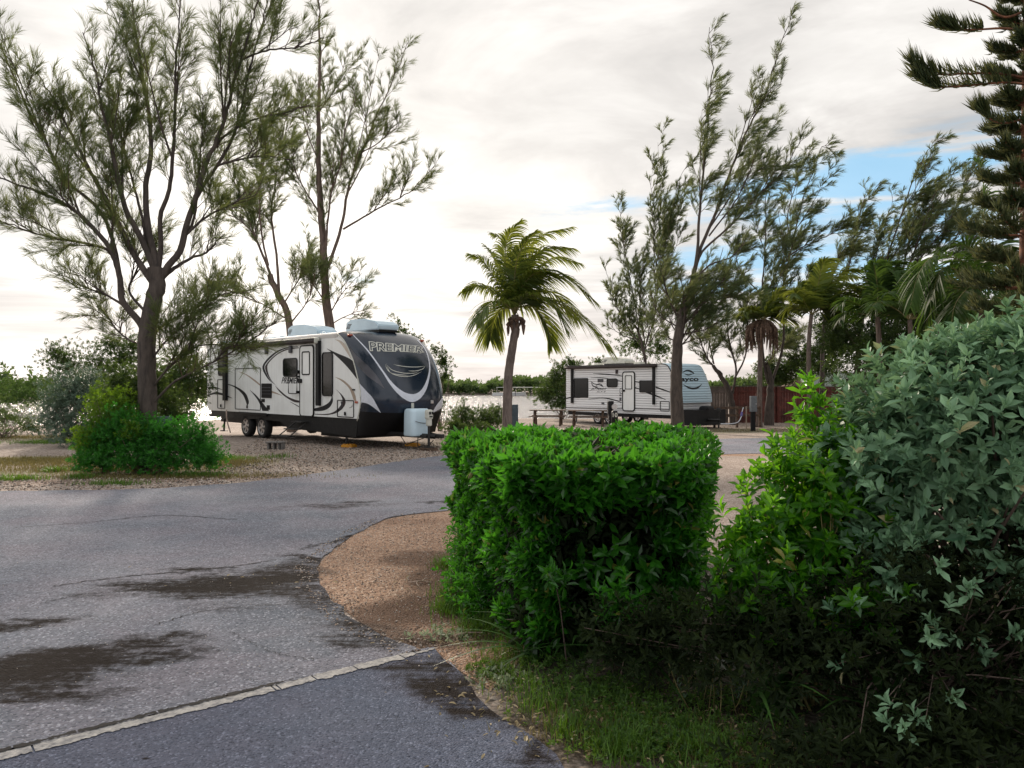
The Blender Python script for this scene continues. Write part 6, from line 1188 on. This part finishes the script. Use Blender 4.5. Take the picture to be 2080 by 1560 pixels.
def patch_pts(cs, rg):
    """cs: (photo x, y, spread x m, spread y m, count)"""
    out = []
    for x, y, sx, sy, n in cs:
        a, b_ = gp2(x, y); q = np.stack([a + rg.normal(size=n) * sx, b_ + rg.normal(size=n) * sy], 1); out += [(u, v, gh(u, v)) for u, v in q]
    return out
rg = np.random.default_rng(60)
tuft = []
for x, y, s, n in [(935, 1240, .10, 900), (965, 1180, .06, 700), (985, 1275, .10, 700), (930, 1190, .04, 500), (1110, 1440, .10, 200), (1150, 1490, .06, 150), (1260, 1530, .07, 350), (1300, 1490, .15, 150), (1420, 1530, .08, 200), (1380, 1450, .15, 60), (1500, 1500, .2, 60), (1060, 1400, .08, 160), (1600, 1540, .2, 80), (1020, 1330, .1, 120), (945, 1210, .10, 900), (925, 1150, .10, 700)]: tuft += patch_pts([(x, y, s, s, n)], rg)
blades('grass', tuft, .13, .0045, M_GRASS, 61, 'green grass tufts along the foot of the hedge and driveway edge', 'grass', 'stuff')
far = patch_pts([(60, 940, 1.7, .55, 9000), (200, 955, 1.3, .35, 3500), (330, 970, 1.4, .22, 2500), (60, 888, 2.5, .8, 5500), (470, 942, .35, .5, 1500), (1500, 862, 3.5, 1.5, 2500)], rg)
blades('grass', far, .085, .010, M_DRYG, 62, 'short olive and straw coloured grass on the verge at left', 'grass', 'stuff', k=2)
far = patch_pts([(110, 958, .12, .1, 300), (165, 972, .15, .1, 300), (400, 968, .3, .12, 700), (455, 935, .25, .3, 800), (100, 900, .5, .3, 1200), (30, 975, .3, .1, 500), (230, 985, .3, .1, 350), (560, 930, .2, .2, 200)], rg)
blades('grass', far, .13, .009, M_GRASS, 63, 'scattered darker green tufts in the left verge', 'grass', 'stuff', k=2)
# ground-cover weeds: tiny leaves no one could count
G = Geo(); c = []
for x, y, s, n in [(1180, 1400, .16, 260), (1260, 1440, .2, 520), (1340, 1500, .16, 420), (1450, 1540, .2, 450), (1250, 1520, .12, 260), (1000, 1370, .08, 130), (1080, 1350, .14, 220), (1000, 1290, .12, 160), (1500, 1440, .2, 260), (1150, 1300, .2, 200)]: c += patch_pts([(x, y, s, s * .9, n)], rg)
c = np.array(c); c[:, 2] += rg.uniform(.01, .07, len(c)); rosettes(G, c, norm(UP + rg.normal(size=c.shape) * .4), 6, .026, .5, rg, rg.uniform(0, 1, len(c)), False, 1.0)
tag(G.build('ground_cover', M_GREEN_L if False else leafmat('weed_leaf', (.015, .05, .01), (.07, .16, .02), .4, .5, (.25, .40, .04))), 'low creeping weeds between the driveway and the shrubs', 'weeds', kind='stuff')
bush('bright low leafy weeds at the left foot of the hedge', [(-.40, 6.5, .26, .20, .6, .30), (-.28, 5.9, .16, .18, .4, .18)], 380, .06, .42, M_HEDGE, 57, per=7, shell=.8, stems=20, inner=.2, base=(-.42, 6.3), stem_r=.004, name='weed_clump', cat='weed')
# strap-leaved clumps
for i, (x, y, n, L, lb) in enumerate([(1165, 1330, 26, .55, 'drooping strap leaved plant under the dark end of the hedge'), (1080, 1345, 16, .42, 'small strap leaved tuft by the near left corner of the hedge'), (1300, 1370, 20, .50, 'strap leaved tuft between the hedge end and the narrow leaved weeds'), (1560, 1450, 30, .62, 'strap leaved plant in the shade right of the hedge, leaves fanning upward'), (1790, 1470, 22, .55, 'dim strap leaved plant beneath the silver shrub')]):
    a, b_ = gp2(x, y); r2 = np.random.default_rng(70 + i); o = blades('strap_leaf_plant', [(a + r2.normal() * .04, b_ + r2.normal() * .04, 0) for _ in range(n)], L, .030, M_STRAP, 70 + i, lb, 'plant', lean=.8, arch=.75, k=7)
a, b_ = gp2(960, 1290)
# feathery upright stems
for i, (x, y, n, h_, lb) in enumerate([(1400, 1400, 10, .30, 'narrow leaved weed stems standing at the edge of the dark shade'), (1480, 1440, 16, .26, 'dense narrow leaved weed clump nearest the driveway side of the shade'), (1530, 1400, 9, .25, 'grey green narrow leaved weed on the right of its neighbours')]):
    a, b_ = gp2(x, y); G = Geo(); S = Geo(); r2 = np.random.default_rng(80 + i)
    for k in range(n):
        p0 = np.array([a + r2.normal() * .10, b_ + r2.normal() * .08, 0]); tp = p0 + np.array([r2.normal() * .05, r2.normal() * .05, h_ * r2.uniform(.6, 1.15)]); q = smooth_line([p0, (p0 + tp) / 2 + r2.normal(size=3) * .01, tp], 12); S.tube(q, .0022, 4, cap=False); m_ = 22
        f = r2.uniform(.3, 1, m_); pp_ = p0 + (tp - p0) * f[:, None]; az = np.arange(m_) * 2.4; put_leaves(G, pp_, np.stack([np.cos(az), np.sin(az), np.full(m_, .7)], 1), np.tile(UP, (m_, 1)) + .01, .035, .22, r2.uniform(.2, 1, m_), 0, False)
    e = empty('narrow_leaf_weed', (a, b_, 0), 0, lb, 'weed'); G.build('foliage', M_TEAL if i else M_STRAP, e).location = (-a, -b_, 0); S.build('stem', M_FSTALK, e).location = (-a, -b_, 0)
# pulled, wilting weeds lying at the hedge corner
M_WILT = leafmat('wilted_leaf', (.10, .13, .07), (.30, .36, .22), .3, .6)
for i, (x, y, n, s, lb) in enumerate([(895, 1292, 30, .10, 'pale wilted cuttings lying on the gravel at the hedge corner'), (1000, 1385, 34, .10, 'light green wilted cuttings at the driveway edge')]):
    G = Geo(); r2 = np.random.default_rng(90 + i); c = np.array(patch_pts([(x, y, s, s * .8, n)], r2)); c[:, 2] += r2.uniform(.01, .05, n); rosettes(G, c, norm(r2.normal(size=c.shape) + UP * .6), 5, .042, .6, r2, r2.uniform(0, 1, n), True, 1.0); tag(G.build('leaf_cuttings', M_WILT), lb, 'leaf cuttings', kind='stuff')
# single fallen leaves
M_FALL = leafmat('fallen_leaf', (.22, .17, .09), (.42, .34, .20), .2, .6); lt = None
LV = [(1040, 1468, 'pale green fallen leaf nearest the strap leaved plants on the driveway edge'), (1070, 1504, 'largest fallen leaf lying on the dark asphalt'), (1053, 1505, 'small crumpled brown leaf left of the largest fallen one'), (1128, 1513, 'thin tan fallen leaf to the right of the largest one'), (762, 1313, 'small pale crumpled leaf on the stained road above the painted line'), (868, 1338, 'tiny tan leaf by the right end of the painted line')]
for i, (x, y, lb) in enumerate(LV):
    G = Geo(); r2 = np.random.default_rng(95 + i); a = r2.uniform(0, 6.28); put_leaves(G, np.zeros((1, 3)), np.array([[math.cos(a), math.sin(a), .05]]), np.array([[.1, .1, 1.0]]), .062 if i in (0, 1) else .038, .42, np.array([r2.uniform(.3, 1)]), 0, True, .1)
    o = G.build('fallen_leaf', M_FALL); p = GP(x, y); o.location = (p.x, p.y, .022); tag(o, lb, 'leaf', 'leaves fallen on the asphalt')
# broken branch on the tan gravel
p = GP(850, 1188); e = empty('fallen_branch', (p.x, p.y, .006), 0, 'small pale broken twig lying on the tan gravel patch', 'twig'); G = Geo(); mt = simple('bleached_twig', (.36, .27, .21), .8)
for q in ([(-.06, .02, .01), (0, 0, .025), (.05, .03, .015), (.11, .03, .01)], [(0, 0, .025), (-.01, -.05, .02), (.02, -.12, .008)], [(-.06, .02, .01), (-.09, .03, .01)], [(.03, .02, .02), (.06, .10, .03)]): G.tube(smooth_line(q, 8), np.linspace(.007, .003, 8), 5)
G.build('twig', mt, e)
p = GP(950, 1297); e = empty('fallen_branch', (p.x, p.y, .006), .3, 'short straight stick beside the wilted cuttings at the hedge corner', 'twig'); G = Geo(); G.tube(smooth_line([(-.10, 0, .02), (0, .01, .03), (.12, 0, .02)], 8), np.linspace(.007, .004, 8), 5); G.build('twig', mt, e)

# litter on the shaded ground: dry leaves, too many to count
r2 = np.random.default_rng(200); c = np.array(patch_pts([(1150, 1400, .35, .35, 160), (1350, 1480, .4, .3, 200), (930, 1310, .12, .1, 40), (1000, 1420, .12, .12, 50), (880, 1200, .25, .5, 26), (1600, 1500, .5, .3, 120), (500, 1180, .6, .3, 14), (1060, 1480, .12, .1, 20)], r2)); c[:, 2] += .02 + r2.random(len(c)) * .02; az = r2.uniform(0, 6.28, len(c)); G = Geo()
put_leaves(G, c, np.stack([np.cos(az), np.sin(az), r2.normal(size=len(c)) * .2], 1), np.array([0, 0, 1.]) + r2.normal(size=c.shape) * .25, r2.uniform(.018, .045, len(c)), .4, r2.random(len(c)), 0, True, .2)
tag(G.build('leaf_litter', M_FALL), 'small dry leaves scattered over the ground by the hedge', 'leaf litter', kind='stuff')
far = patch_pts([(1180, 1470, .18, .15, 500), (1350, 1500, .25, .15, 600), (1010, 1350, .08, .12, 250), (1480, 1540, .2, .1, 300), (985, 1290, .08, .12, 200)], rg)
blades('grass', far, .08, .004, M_DRYG, 64, 'dry straw coloured blades mixed into the grass by the driveway', 'grass', 'stuff', k=2)
